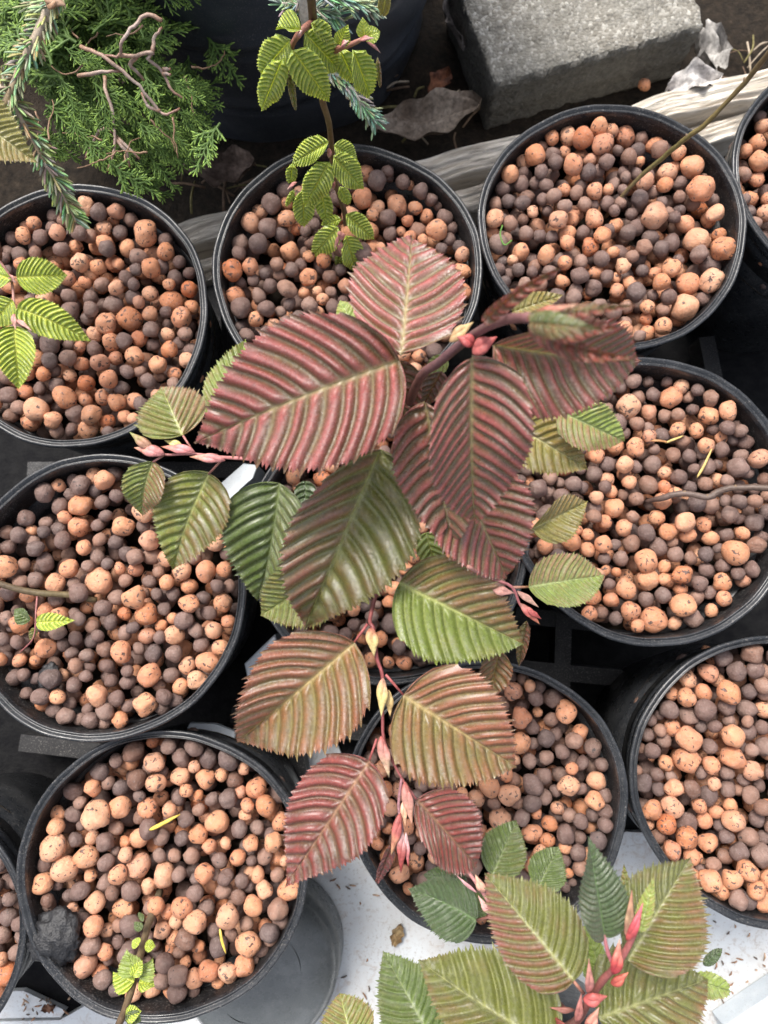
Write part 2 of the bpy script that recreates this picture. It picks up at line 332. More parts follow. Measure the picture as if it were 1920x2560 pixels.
def leaf_mesh(B, T, WL, WR, fl, fr, pal='olive', red=(.5, .5), n=12, bow=.06, curl=.10, curve=0.0, corr=1.0, seed=0, facing=None, rib_view=None, tip=1.0):
    r_ = random.Random(seed); B = Vector(B); T = Vector(T); L = (T-B).length; a = (T-B)/L
    mid = (B+T)/2; tocam = (facing or (Vector((0, 0, CAMZ)) - mid)).normalized()
    nn = (tocam - a*tocam.dot(a)).normalized(); left = nn.cross(a)
    S = 8; ys = np.linspace(0, 1, 400); jo = (r_.uniform(-.05, .05), r_.uniform(-.07, .08))
    def outl(y):
        e1, e2 = .58 + jo[0], .64 + .54*tip + jo[1]; y0 = e1/(e1+e2)
        return np.clip(y, 0, 1)**e1*np.clip(1-y, 0, 1)**e2/(y0**e1*(1-y0)**e2)
    cots = .42 + .62*ys; xm = outl(ys)*min(WL, WR)/L
    am = np.maximum(0, ys - xm*cots); g = (am + ys)/2
    cols = n*S; ph = (np.arange(cols+1))/S
    wob = .12*np.sin(ph*2.1 + r_.uniform(0, 6))*np.sin(math.pi*ph/n)
    yv = np.interp((ph+wob)/n, g/g[-1], ys)
    V = []; C = []; UV = []; F = []; cg, cr, cd, cv = [np.array(c) for c in PAL[pal]]
    jit = 1 + .10*r_.uniform(-1, 1); p1, p2, p3 = [r_.uniform(0, 6.3) for _ in range(3)]
    A = corr*L/n*.40
    for side, W, fold, rd in ((1, WL, fl, red[0]), (-1, WR, fr, red[1])):
        off = len(V)
        if pal == 'lime': rd = max(rd, .62)  # lime leaves always carry the painted pale sheen on their ridges
        for k in range(cols+1):
            y = yv[k]; xmg = float(outl(y))*W; fr_ = ph[k] % 1.0
            yb = max(0.0, y - float(outl(y))*min(WL, WR)/L*(.42+.62*y))
            tooth = TOOTH[k % S]*.14*W*min(1, float(outl(y))*1.4+.15)*(1+.3*r_.uniform(-1, 1))
            ridge = abs(math.sin(math.pi*ph[k]))**.75
            tri = 1 - abs((ph[k] % 1.0) - .5)*2; tri = min(tri*1.15, 1.0)
            shoulder = -.035*math.sin(math.pi*min(1, y*5))
            for j, wv in enumerate(WS):
                x = xmg*wv; yy = (yb + (y-yb)*wv - .035*math.sin(math.pi*wv)*min(1, xmg/W) + shoulder*wv)*L
                if j == len(WS)-1: x += tooth*.75; yy += tooth*.65
                elif j == len(WS)-2: x += tooth*.25; yy += tooth*.2
                env = min(1, wv/.16)*(1 - .25*wv)*min(1, xmg/(.3*W))
                h = A*(.32*ridge + .80*tri)*env
                h += .016*L*math.sin(3.1*yy/L*3+p1 + side)*wv + .016*L*math.sin(yy/L*11+p2)*wv*wv + .003*L*math.sin(yy/L*23+p3)*wv**3
                fy = yy/L
                fold_ = fold*(1 + .25*math.sin(fy*4+p3))
                q = (B + a*yy + left*(side*x*math.cos(fold_) + curve*L*4*fy*(1-fy)) +
                     nn*(x*math.sin(fold_) - curl*x*x/W + bow*L*(4*fy*(1-fy)) + h))
                V.append(q)
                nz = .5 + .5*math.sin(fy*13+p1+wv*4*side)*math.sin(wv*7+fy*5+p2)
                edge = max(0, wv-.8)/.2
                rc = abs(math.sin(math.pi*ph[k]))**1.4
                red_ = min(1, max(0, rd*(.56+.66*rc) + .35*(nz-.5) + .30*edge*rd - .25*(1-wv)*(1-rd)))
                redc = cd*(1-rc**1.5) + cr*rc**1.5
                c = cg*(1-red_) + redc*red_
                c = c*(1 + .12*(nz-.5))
                vein = max(0, 1-abs(fr_ if fr_ < .5 else 1-fr_)*7)*(.40*(1-.5*wv))
                if j == 0: vein = 1.0
                elif j == 1: vein = max(vein, .72)
                elif j == 2: vein = max(vein, .12)
                c = c*(1-vein) + cv*vein
                C.append(c); UV.append((ph[k]*1.0, wv*W/L*n*.9))
        m = len(WS)
        for k in range(cols):
            for j in range(m-1):
                q = (off+k*m+j, off+k*m+j+1, off+(k+1)*m+j+1, off+(k+1)*m+j)
                F.append(q if side < 0 else q[::-1])
    return V, F, C, UV
LN = [0]
def leaf(parent, v, bx, by, tx, ty, wl, wr, zb, zt, pal='olive', red=(.5, .5), n=12, sl=1, sr=1, name='leaf', label=None, **k):
    n += 1 if n >= 11 else 0
    s = VIEWS[v][2]; B = at(v, bx, by, zb); T = at(v, tx, ty, zt); dep = proj((B+T)/2)[2]
    WL = wl*s*dep/FPX; WR = wr*s*dep/FPX; W = max(WL, WR)/math.cos(.20)*1.0
    # corrected for a narrower half: it is folded, not smaller
    fl = sl*math.acos(min(1, WL/W)); fr = sr*math.acos(min(1, WR/W))
    fl = max(-1.35, min(1.35, fl)); fr = max(-1.35, min(1.35, fr))
    LN[0] += 1
    V, F, C, UV = leaf_mesh(B, T, W, W, fl, fr, pal, red, n, seed=LN[0], **k)
    for q in V[::5]: OCC.append(q)
    me = mkmesh(name, [q-parent.location for q in V], F, M['leaf'], True, np.array(C), np.array(UV))
    o = link(name, me, parent)
    if label: o['label'] = label
    return o
def stem(parent, name, pts, rads, cols, n=9, sub=5, mat='stem', wob=0.0):
    """pts = [(view,x,y,z)...], rads in metres"""
    P = smooth_path([at(*p) if not isinstance(p, Vector) else p for p in pts], sub); m = len(P)
    if wob: P = [p + Vector((random.uniform(-1, 1), random.uniform(-1, 1), random.uniform(-1, 1)))*wob for p in P]
    K = len(rads)-1
    rr = [float(np.interp(i/(m-1)*K, range(K+1), rads)) * (1+.06*random.uniform(-1, 1)) for i in range(m)]
    Kc = len(cols)-1
    cc = [tuple(float(np.interp(i/(m-1)*Kc, range(Kc+1), [c[q] for c in cols])) for q in range(3)) for i in range(m)]
    b = MB(); b.tube(P, rr, n, cc); o = b.build(name, M[mat], parent)
    for q in P: OCC.append(q)
    return o
def bud(parent, p0, p1, wpx, cols, flat=.62, name='bud', tipf=1.5, n=10):
    """pointed scale-like bud from base to tip; wpx = full width in pixels of that view"""
    a = at(*p0); b = at(*p1); s = VIEWS[p0[0]][2]; r = wpx*.5*s*proj(a)[2]/FPX; m = 11
    ax = b-a; side = ax.cross(Vector((0, 0, 1))).normalized(); bend = ax.cross(side).normalized()*(-.06*ax.length)
    mb = MB()
    for q, (off, rs, l0) in enumerate(((0, .92, 0), (1, .74, .0), (-1, .70, .12))):     # two overlapping scales
        pts = []; rr = []; cc = []
        for i in range(m):
            t = i/(m-1); tt = l0 + (1-l0)*t*(1.0 if q == 0 else .78)
            pts.append(a + ax*tt + bend*4*tt*(1-tt) + (side*.42*r*(1 if off > 0 else -1) + Vector((0, 0, .38*r)))*abs(off)*math.sin(math.pi*t))
            rr.append(max(.04, rs*(math.sin(math.pi*min(1, t**.8)*.93+.12))**.9*(1-t**4*.5))*r)
            K = len(cols)-1; cc.append(tuple(float(np.interp(t*K, range(K+1), [c[w_] for c in cols])) for w_ in range(3)))
        mb.tube(pts, rr, n, cc, flat)
    return mb.build(name, M['bud'], parent)
PINK = (.46, .19, .18); ROSE = (.40, .075, .08); CREAM = (.62, .50, .30); TWIG = (.16, .065, .05); PURP = (.14, .07, .075); OLIV = (.13, .10, .04); LGRN = (.33, .38, .12); BARK = (.09, .06, .04); GREY = (.33, .26, .20)
# ---- the large hornbeam
P0 = at('W', 835, 1180, .14)
hb = empty('hornbeam_sapling', P0, 'large hornbeam with pink and red corrugated leaves rising from the centre pot', 'sapling', 'young hornbeams in pots')
stem(hb, 'stem', [('W', 835, 1180, .13), ('W', 850, 1000, .24), ('B', 190, 900, .325), ('B', 350, 735, .35), ('B', 560, 570, .372), ('B', 720, 490, .40), ('B', 900, 470, .43)],
     [.0024, .0022, .0017, .0016, .0015, .0014, .0012], [BARK, TWIG, PURP, PURP, (.22, .10, .10)], n=12)
bud(hb, ('B', 545, 640, .372), ('B', 445, 590, .374), 80, [ROSE, (.30, .07, .06)], .7); bud(hb, ('B', 540, 690, .372), ('B', 690, 590, .376), 95, [(.42, .12, .11), (.34, .07, .06)], .7)
bud(hb, ('B', 400, 620, .37), ('B', 545, 500, .37), 70, [(.40, .24, .12), (.45, .33, .16)], .6)
# lowest leaves first
leaf(hb, 'C', 1180, 740, 1180, 1110, 70, 70, .215, .205, 'dark', (.2, .2), 9)
leaf(hb, 'A', 200, 1275, 345, 700, 165, 185, .225, .215, 'pale', (.25, .1), 11, corr=.8)
leaf(hb, 'A', 1060, 640, 960, 440, 80, 80, .27, .265, 'pale', (.2, .2), 7)
leaf(hb, 'C', 1020, 750, 890, 1460, 215, 290, .238, .205, 'green', (.55, .12), 11, curve=.02, label='dark green lower leaf')
leaf(hb, 'C', 1330, 1290, 905, 1560, 230, 190, .232, .215, 'olive', (.35, .25), 12)
leaf(hb, 'C', 592, 690, 375, 1275, 205, 215, .246, .222, 'olive', (.55, .25), 11, curve=-.03)
leaf(hb, 'C', 250, 618, 185, 948, 115, 130, .258, .24, 'olive', (.85, .15), 11, curve=-.05)
leaf(hb, 'C', 430, 462, 300, 165, 215, 205, .262, .26, 'olive', (.35, .75), 10, tip=.7)
leaf(hb, 'B', 800, 1130, 1240, 1395, 175, 180, .262, .255, 'gold', (.5, .35), 10, label='golden brown leaf')
leaf(hb, 'B', 760, 985, 1015, 1105, 65, 100, .266, .262, 'pale', (.1, .1), 8, label='pale green leaf')
leaf(hb, 'B', 1060, 1040, 1462, 1225, 145, 150, .275, .262, 'pale', (.15, .65), 12, tip=.65)
leaf(hb, 'D', 1110, 450, 1470, 268, 90, 160, .255, .245, 'gold', (.6, .25), 10)
leaf(hb, 'D', 1090, 822, 1585, 745, 175, 165, .262, .245, 'pale', (.60, .25), 15, tip=.62, label='small yellow green leaf with a pink upper half')
leaf(hb, 'D', 1080, 1040, 1030, 1345, 34, 40, .24, .215, 'brown', (.8, .3), 10)
leaf(hb, 'D', 905, 1230, 840, 1510, 110, 95, .245, .225, 'brown', (.6, .6), 8)
leaf(hb, 'D', 430, 470, 500, 740, 90, 90, .25, .245, 'pale', (0, 0), 7, label='small pale green unfolding leaf')
leaf(hb, 'B', 380, 720, 240, 850, 50, 60, .30, .295, 'pale', (.1, .1), 7)
leaf(hb, 'B', 350, 800, 230, 1020, 75, 60, .31, .295, 'red', (.6, .4), 7)
leaf(hb, 'C', 1640, 545, 1165, 1655, 400, 285, .292, .250, 'greenred', (.25, .58), 11, bow=.05, curl=.05, label='long olive leaf with a red left margin')
leaf(hb, 'D', 255, 795, 1060, 1195, 310, 350, .262, .248, 'olive', (.80, .05), 12, bow=.04, label='broad yellow green leaf with a bronze upper half')
leaf(hb, 'E', 1062, 420, 1735, 850, 315, 355, .262, .245, 'brown', (.85, .50), 12, bow=.04)
leaf(hb, 'E', 775, 108, 75, 705, 370, 240, .266, .245, 'brown', (.60, .85), 12, bow=.05)
leaf(hb, 'E', 862, 808, 370, 1545, 255, 258, .262, .242, 'red', (.75, .95), 12, bow=.05)
leaf(hb, 'E', 1138, 1038, 1500, 1435, 225, 175, .258, .240, 'red', (1.0, .85), 12, tip=.8, label='small deep red leaf')
leaf(hb, 'E', 1000, 1300, 905, 1530, 40, 30, .24, .215, 'red', (1, 1), 8)
leaf(hb, 'D', 640, 80, 950, 762, 345, 285, .288, .262, 'pink', (.75, .80), 11, bow=.05)
leaf(hb, 'B', 250, 990, 420, 1880, 180, 245, .325, .278, 'pink', (.5, .75), 12, bow=.05)
leaf(hb, 'B', 105, 735, 130, 1180, 110, 90, .322, .30, 'pink', (.6, .6), 9)
leaf(hb, 'A', 1355, 800, 1425, 40, 345, 350, .338, .312, 'pink', (.80, .75), 11, bow=.05, tip=.62, curl=.05, label='upright pink leaf with a rounded tip')
leaf(hb, 'A', 1345, 832, 15, 1368, 470, 440, .342, .318, 'pink', (.88, .95), 13, bow=.05, curve=-.012, label='largest pink red leaf')
leaf(hb, 'B', 665, 640, 1575, 735, 215, 370, .365, .345, 'pink', (.7, .72), 13, bow=.04, curve=-.02)
leaf(hb, 'B', 535, 715, 555, 1730, 345, 270, .368, .318, 'pink', (.80, .78), 15, bow=.06, curve=-.01)
leaf(hb, 'B', 610, 500, 1140, 140, 38, 62, .405, .425, 'bud', (1, .9), 9, curve=.05, curl=.3)
leaf(hb, 'B', 780, 440, 1090, 335, 75, 60, .345, .345, 'gold', (.3, .5), 9)
leaf(hb, 'B', 900, 520, 1575, 715, 30, 82, .425, .438, 'bud', (1, 1), 10, bow=.02, curve=-.07, curl=.35)
leaf(hb, 'B', 880, 480, 1570, 395, 58, 40, .430, .445, 'bud', (.55, .9), 10, bow=.05, curl=.4)
leaf(hb, 'B', 1000, 560, 1450, 540, 95, 60, .428, .440, 'bud', (.95, 1), 9, curl=.45)
leaf(hb, 'B', 890, 505, 1330, 540, 78, 88, .432, .448, 'bud', (.10, .45), 9, bow=.10, corr=.4, curl=.5, label='closed green bud leaf at the shoot tip')
bud(hb, ('B', 870, 490, .430), ('B', 1175, 395, .440), 60, [(.36, .07, .07), (.42, .12, .10), (.5, .3, .2)], .5)
# left side twig
stem(hb, 'twig', [('A', 1000, 1500, .30), ('C', 800, 600, .272), ('C', 660, 592, .264), ('C', 480, 572, .260), ('C', 330, 577, .259), ('C', 180, 545, .258)], [.0008, .0008, .0007, .0006, .0005], [PINK, (.40, .16, .15), PINK])
for a_, b_ in ((('C', 432, 460, .262), ('C', 492, 552, .261)), (('C', 590, 695, .247), ('C', 680, 600, .262)), (('C', 250, 622, .258), ('C', 318, 580, .26))): stem(hb, 'petiole', [a_, b_], [.0005, .0005], [PINK, (.3, .14, .1)], sub=2)
bud(hb, ('C', 690, 612, .265), ('C', 472, 590, .262), 56, [PINK, PINK, (.55, .30, .18)]); bud(hb, ('C', 505, 560, .264), ('C', 298, 528, .262), 56, [PINK, (.6, .2, .2), (.55, .25, .15)])
bud(hb, ('C', 430, 530, .262), ('C', 320, 490, .262), 45, [(.5, .4, .15), (.5, .45, .18)]); bud(hb, ('C', 320, 575, .262), ('C', 135, 535, .260), 70, [PINK, PINK, (.5, .25, .16)])
bud(hb, ('C', 250, 550, .262), ('C', 108, 440, .262), 60, [(.45, .25, .18), (.3, .16, .1), (.25, .3, .1)])
# the drooping shoot
stem(hb, 'twig', [('D', 330, 300, .225), ('D', 200, 560, .245), ('E', 870, -60, .262), ('E', 885, 30, .266), ('E', 905, 200, .265), ('E', 938, 310, .265), ('E', 940, 540, .263), ('E', 952, 700, .262), ('E', 1045, 900, .260), ('E', 1140, 1040, .259)],
     [.0010, .0010, .0009, .0009, .0008, .0007, .0006, .0005], [TWIG, (.20, .05, .05), (.22, .06, .06), (.30, .10, .10)])
stem(hb, 'twig', [('E', 1052, 915, .260), ('E', 1035, 1080, .258), ('E', 1062, 1230, .256)], [.0006, .0007, .0005], [(.30, .14, .16), (.38, .22, .24)])
for a_, b_ in ((('E', 862, 806, .262), ('E', 905, 680, .262)), (('E', 1062, 420, .262), ('E', 958, 300, .265)), (('E', 772, 108, .266), ('E', 850, 0, .267))): stem(hb, 'petiole', [a_, b_], [.0005, .0006], [(.30, .08, .07), (.30, .08, .08)], sub=2)
bud(hb, ('E', 872, 20, .268), ('E', 890, 192, .268), 70, [(.36, .10, .09), (.50, .36, .16), (.55, .45, .20)]); bud(hb, ('E', 942, 320, .267), ('E', 932, 548, .267), 63, [(.42, .21, .17), (.52, .40, .16), (.55, .45, .20)])
bud(hb, ('E', 975, 390, .264), ('E', 985, 550, .263), 48, [(.5, .36, .15), (.5, .34, .15)]); bud(hb, ('E', 930, 665, .265), ('E', 978, 908, .263), 66, [(.36, .10, .09), (.42, .21, .17), CREAM])
bud(hb, ('E', 1070, 935, .262), ('E', 1115, 1190, .260), 60, [(.36, .10, .09), (.42, .21, .17), (.6, .33, .22)]); bud(hb, ('E', 1060, 1050, .259), ('E', 1075, 1200, .258), 37, [(.6, .35, .25), (.55, .33, .2)])
bud(hb, ('E', 1045, 1120, .260), ('E', 990, 1368, .257), 56, [(.36, .10, .09), (.36, .10, .09), (.5, .3, .15)]); bud(hb, ('E', 1055, 1220, .258), ('E', 1048, 1475, .254), 53, [(.5, .36, .36), (.36, .10, .09), (.25, .02, .02)])
bud(hb, ('E', 1078, 1235, .258), ('E', 1092, 1440, .254), 31, [(.5, .36, .36), (.5, .08, .08)])
stem(hb, 'twig', [('D', 700, 690, .285), ('D', 830, 765, .270), ('D', 980, 820, .265), ('D', 1045, 950, .262), ('D', 1140, 1035, .26)], [.0008, .0008, .0006, .0004], [(.42, .21, .17), (.45, .16, .17), (.36, .10, .09)])
stem(hb, 'petiole', [('D', 985, 825, .265), ('D', 1090, 822, .262)], [.0006, .0005], [(.42, .21, .17), (.5, .25, .12)], sub=2)
bud(hb, ('D', 860, 840, .268), ('D', 1000, 862, .266), 56, [(.42, .21, .17), (.6, .3, .25)]); bud(hb, ('D', 1020, 850, .266), ('D', 1158, 955, .264), 42, [(.42, .21, .17), (.6, .38, .28)]); bud(hb, ('D', 1040, 930, .264), ('D', 1165, 1065, .261), 54, [(.42, .21, .17), (.5, .12, .11), (.5, .2, .1)])
bud(hb, ('D', 1085, 970, .266), ('D', 1175, 1030, .262), 34, [(.36, .10, .09), (.5, .1, .09)])
# ---- the green hornbeam rising from below the frame
P1 = at('W', 1290, 2520, .14)
hg = empty('hornbeam_sapling', P1, 'green leafed hornbeam with red buds over the white board at the bottom', 'sapling', 'young hornbeams in pots')
stem(hg, 'stem', [('W', 1290, 2620, .13), ('G', 250, 1950, .25), ('G', 430, 1610, .29), ('G', 520, 1450, .305), ('G', 600, 1335, .315), ('G', 690, 1240, .322), ('G', 800, 1050, .328), ('G', 850, 900, .33)],
     [.0022, .0018, .0014, .0013, .0012, .0010, .0008], [BARK, TWIG, (.24, .08, .07), (.30, .10, .09), (.4, .12, .12)], n=12)
stem(hg, 'twig', [('F', 1020, 520, .245), ('F', 1110, 640, .25), ('F', 1210, 800, .255), ('G', -60, 1150, .262), ('G', 330, 1560, .275)], [.0007, .0008, .0009], [(.4, .18, .18), (.34, .14, .13), TWIG])
leaf(hg, 'F', 1230, 595, 1405, 205, 150, 165, .222, .205, 'green', (.1, .45), 10)
leaf(hg, 'G', 125, 690, 275, 390, 130, 140, .228, .215, 'green', (.05, .05), 11)
leaf(hg, 'F', 1050, 640, 740, 590, 85, 80, .238, .225, 'dark', (.3, .15), 10)
leaf(hg, 'F', 1190, 880, 1010, 710, 70, 80, .228, .22, 'green', (.0, .0), 9)
leaf(hg, 'F', 1120, 920, 632, 690, 205, 165, .248, .235, 'dark', (.15, .25), 13, curve=-.03, corr=.75, label='smooth dark green oval leaf')
stem(hg, 'petiole', [('F', 1120, 915, .248), ('F', 1215, 895, .255)], [.0005, .0006], [TWIG, TWIG], sub=2)
leaf(hg, 'G', 1310, 1235, 1450, 1115, 35, 40, .205, .20, 'dark', (.4, .2), 6)
leaf(hg, 'G', 1180, 1330, 1510, 1425, 80, 90, .22, .205, 'pale', (.1, .2), 9)
leaf(hg, 'F', 1010, 1760, 830, 1500, 60, 70, .225, .215, 'dark', (.1, .1), 9)
leaf(hg, 'F', 235, 1810, 140, 1440, 190, 190, .225, .215, 'olive', (.55, .45), 10, tip=.6)
leaf(hg, 'F', 820, 1800, 450, 1140, 245, 240, .255, .236, 'green', (.30, .10), 12, label='dark green leaf with its tip over the white board')
leaf(hg, 'G', 600, 1420, 470, 890, 110, 90, .27, .262, 'pale', (.0, .0), 11)
leaf(hg, 'F', 1680, 1830, 705, 1200, 300, 395, .285, .262, 'greenred', (.18, .03), 11, bow=.05, curve=.02)
leaf(hg, 'G', 560, 1620, 1340, 1340, 360, 340, .290, .272, 'greenred', (.15, .30), 11, bow=.04, label='wide green leaf with pale pink ridges')
leaf(hg, 'G', 385, 1350, -250, 585, 285, 315, .305, .285, 'greenred', (.62, .12), 14, bow=.05, label='green leaf whose lower half is red')
leaf(hg, 'G', 770, 760, 742, 505, 40, 35, .30, .30, 'olive', (.5, .4), 7)
leaf(hg, 'G', 770, 1205, 1215, 470, 170, 350, .318, .305, 'greenred', (.08, .38), 14, bow=.04, sl=1, label='large green leaf with red lower ridges')
leaf(hg, 'G', 860, 1000, 960, 600, 60, 50, .33, .325, 'pale', (.3, .3), 9)
leaf(hg, 'G', 605, 1030, 488, 320, 95, 200, .328, .335, 'dark', (.6, .30), 18, bow=.03, corr=.8, label='upright folded dark green leaf')
stem(hg, 'petiole', [('G', 600, 1020, .328), ('G', 630, 1150, .325), ('G', 680, 1260, .322)], [.0006, .0007, .0007], [(.4, .16, .17), (.45, .12, .13)], sub=3)
stem(hg, 'petiole', [('G', 385, 1355, .305), ('G', 455, 1440, .304)], [.0006, .0007], [(.3, .14, .1), TWIG], sub=2)
bud(hg, ('G', 755, 1030, .332), ('G', 800, 700, .335), 63, [(.4, .16, .12), (.3, .2, .12), (.3, .12, .08)])
bud(hg, ('G', 760, 1060, .336), ('G', 880, 790, .340), 65, [(.33, .055, .05), (.42, .07, .08), (.5, .14, .16)]); bud(hg, ('G', 665, 1300, .330), ('G', 712, 1055, .334), 84, [(.40, .04, .06), (.38, .06, .055), (.5, .25, .18)], .8)
bud(hg, ('G', 650, 1370, .322), ('G', 775, 1290, .325), 67, [(.33, .055, .05), (.5, .14, .09)], .8); bud(hg, ('G', 450, 1480, .312), ('G', 625, 1460, .314), 88, [(.32, .06, .06), (.40, .12, .10)], .8)
bud(hg, ('G', 485, 1440, .310), ('G', 492, 1190, .318), 61, [(.4, .14, .14), (.38, .16, .14), (.4, .2, .15)]); bud(hg, ('G', 470, 1680, .300), ('G', 565, 1540, .306), 77, [(.45, .13, .10), (.55, .3, .22)], .8)
bud(hg, ('G', 400, 1640, .295), ('G', 440, 1430, .30), 56, [(.4, .14, .12), (.38, .16, .14)]); bud(hg, ('G', 395, 1560, .290), ('G', 210, 1540, .288), 42, [TWIG, (.3, .12, .09)])
bud(hg, ('F', 1170, 720, .26), ('F', 1110, 590, .26), 63, [(.5, .25, .2), (.5, .3, .2)]); bud(hg, ('F', 1120, 720, .262), ('F', 970, 590, .26), 24, [(.5, .24, .26), (.4, .2, .2)]); bud(hg, ('F', 1220, 880, .262), ('F', 1130, 740, .262), 49, [(.5, .26, .26), (.5, .28, .24)])
bud(hg, ('G', 230, 1600, .28), ('G', 360, 1680, .29), 42, [(.33, .055, .05), TWIG])
# ---- the lime sapling at the top
P2 = at('H', 840, 1900, .142)
hl = empty('hornbeam_sapling', P2, 'lime green leafed hornbeam shoot in front of the big black tub', 'sapling', 'young hornbeams in pots')
Z = lambda y: .150 + (1900-y)/1900*.155
def HS(x, y, dz=0): return ('H', x, y, Z(y)+dz)
stem(hl, 'stem', [HS(842, 1905), HS(830, 1700), HS(790, 1560), HS(745, 1400), HS(722, 1150), HS(700, 960), HS(650, 790), HS(620, 560), HS(590, 300), HS(572, 100), HS(550, -150)], [.0017, .0016, .0016, .0017, .0021], [BARK, (.15, .09, .05), (.13, .09, .04), (.14, .08, .04), BARK])
stem(hl, 'twig', [HS(590, 170), HS(500, 230, .012), HS(420, 340, .016), HS(395, 450, .018)], [.0016, .0013, .0010], [TWIG, (.30, .13, .09), (.4, .2, .16)])
stem(hl, 'twig', [HS(610, 420), HS(700, 430, .004), HS(780, 385, .01), HS(880, 350, .014), HS(960, 310, .016)], [.001, .0014, .0012, .0008], [TWIG, (.30, .13, .09), (.4, .2, .16)])
for q in ((400, 430, 340, 560, 60), (385, 470, 400, 690, 60), (730, 1340, 770, 1420, 40), (730, 1420, 740, 1500, 45), (800, 1830, 800, 1900, 60), (790, 1900, 800, 2010, 55), (940, 320, 1060, 300, 40), (1000, 330, 1110, 420, 36), (800, 380, 860, 320, 50), (470, 300, 490, 240, 50), (450, 1440, 370, 1500, 30), (790, 1850, 745, 1990, 30), (715, 1180, 700, 1250, 50)):
    bud(hl, HS(q[0], q[1], .02), HS(q[2], q[3], .02), q[4], [(.34, .14, .10), PINK, (.55, .42, .36)])
def hleaf(bx, by, tx, ty, wl, wr, pal='lime', red=(.0, .1), n=12, d=.018, **k):
    zb = Z(by)+d; zt = Z(ty)+d-.006
    leaf(hl, 'H', bx, by, tx, ty, wl, wr, zb, zt, pal, red, n, bow=k.pop('bow', .06), corr=k.pop('corr', 1.9), **k)
hleaf(485, 236, 290, 225, 25, 125, n=9); hleaf(1165, -80, 1125, 110, 45, 50, 'gold'); hleaf(790, 395, 900, 640, 85, 80, red=(0, 0), n=9, d=.004)
hleaf(560, 185, 720, 300, 70, 60, n=9, d=.008); hleaf(785, 348, 855, 190, 55, 65, n=9, red=(.1, .5)); hleaf(978, 295, 1110, 250, 60, 60, corr=.3, n=7); hleaf(985, 290, 970, 135, 60, 55, corr=.3, n=7, red=(.1, .3))
hleaf(397, 318, 165, 580, 105, 125, n=13, red=(.2, .15)); hleaf(335, 470, 172, 862, 95, 95, n=14, d=.026, red=(.1, .3)); hleaf(510, 258, 775, 545, 125, 110, n=13, d=.012)
hleaf(415, 395, 700, 790, 125, 125, n=14, d=.026, red=(.35, .1)); hleaf(890, 392, 1025, 750, 115, 70, n=13, d=.022, red=(.35, 0)); hleaf(1085, 450, 1108, 670, 18, 22, 'olive', (.8, .5), n=8)
hleaf(390, 560, 438, 860, 22, 30, 'olive', (.4, .5), n=9, d=.02)
hleaf(700, 1120, 410, 1290, 75, 95, n=12); hleaf(742, 1150, 925, 1265, 80, 60, n=11); hleaf(738, 1235, 970, 1490, 105, 85, n=13, d=.022, red=(.1, .1)); hleaf(415, 1290, 400, 1440, 45, 45, n=7, d=.006, red=(0, 0))
hleaf(700, 1285, 515, 1625, 105, 100, n=14, d=.024, red=(0, .3)); hleaf(500, 1490, 505, 1800, 85, 80, n=12, d=.010); hleaf(640, 1500, 690, 1765, 65, 65, n=10, d=.008); hleaf(785, 1470, 862, 1610, 45, 45, n=8, d=.012)
hleaf(430, 1490, 365, 1630, 25, 22, n=7, d=.008); hleaf(800, 1730, 640, 1775, 40, 45, n=8, d=.012); hleaf(838, 1692, 1060, 1890, 80, 70, n=11, d=.014); hleaf(772, 1800, 575, 2020, 95, 85, n=11, d=.016)
hleaf(838, 1862, 945, 2140, 100, 85, n=12, d=.016, curve=-.04); hleaf(790, 1985, 770, 2110, 28, 30, n=7, d=.012); hleaf(720, 2000, 690, 2090, 18, 18, n=6, d=.010)
# ---- seedlings at the left edge
hw = empty('hornbeam_sapling', at('3', -60, 330, .15), 'bright green hornbeam seedling at the left edge over the upper left pot', 'sapling', 'young hornbeams in pots')
stem(hw, 'stem', [('3', -90, 330, .145), ('3', -60, 120, .19), ('3', 0, 0, .215), ('3', -60, -200, .24)], [.0014, .0013, .0012], [BARK, TWIG, BARK])
stem(hw, 'twig', [('3', -10, 10, .213), ('3', 45, 95, .214), ('3', 60, 200, .214), ('3', 62, 300, .212)], [.0008, .0007, .0006], [TWIG, (.4, .2, .17), (.5, .3, .26)])
for a_, b_, c_ in (((62, 250), (68, 320), 24), ((70, 270), (140, 325), 20), ((40, 80), (70, 120), 22)): bud(hw, ('3', *a_, .217), ('3', *b_, .216), c_, [PINK, (.6, .35, .28)])
leaf(hw, '3', 72, 92, 292, 82, 75, 70, .218, .205, 'lime', (0, .0), 12, corr=1.2); leaf(hw, '3', 74, 225, 392, 368, 72, 72, .218, .195, 'lime', (.15, 0), 14, corr=1.2, curve=.03)
leaf(hw, '3', 62, 305, 80, 575, 75, 85, .216, .20, 'lime', (0, .1), 13, corr=1.3); leaf(hw, '3', 50, 100, -60, 60, 60, 45, .218, .205, 'lime', (0, 0), 9); leaf(hw, '3', 55, 190, -40, 300, 50, 60, .216, .205, 'lime', (0, 0), 9)
leaf(hw, 'W', -75, 240, 80, 352, 60, 62, .27, .262, 'gold', (.1, .45), 15, corr=1.3, label='bronze leaf reaching in from the left edge')
hm = empty('seedling', at('W', 200, 1297, .15), 'thin reddish twig with one tiny green leaf in the middle left pot', 'seedling')
stem(hm, 'stem', [('W', 210, 1297, .160), ('W', 140, 1285, .168), ('W', 70, 1280, .174), ('W', -40, 1250, .182)], [.0017, .0018, .0019], [(.14, .10, .05), (.13, .10, .05), BARK], wob=.0003)
stem(hm, 'twig', [('5', 162, 350, .172), ('5', 155, 430, .178), ('5', 145, 540, .178), ('5', 88, 605, .172)], [.0005, .0004, .0003], [(.3, .13, .12), (.35, .12, .12)])
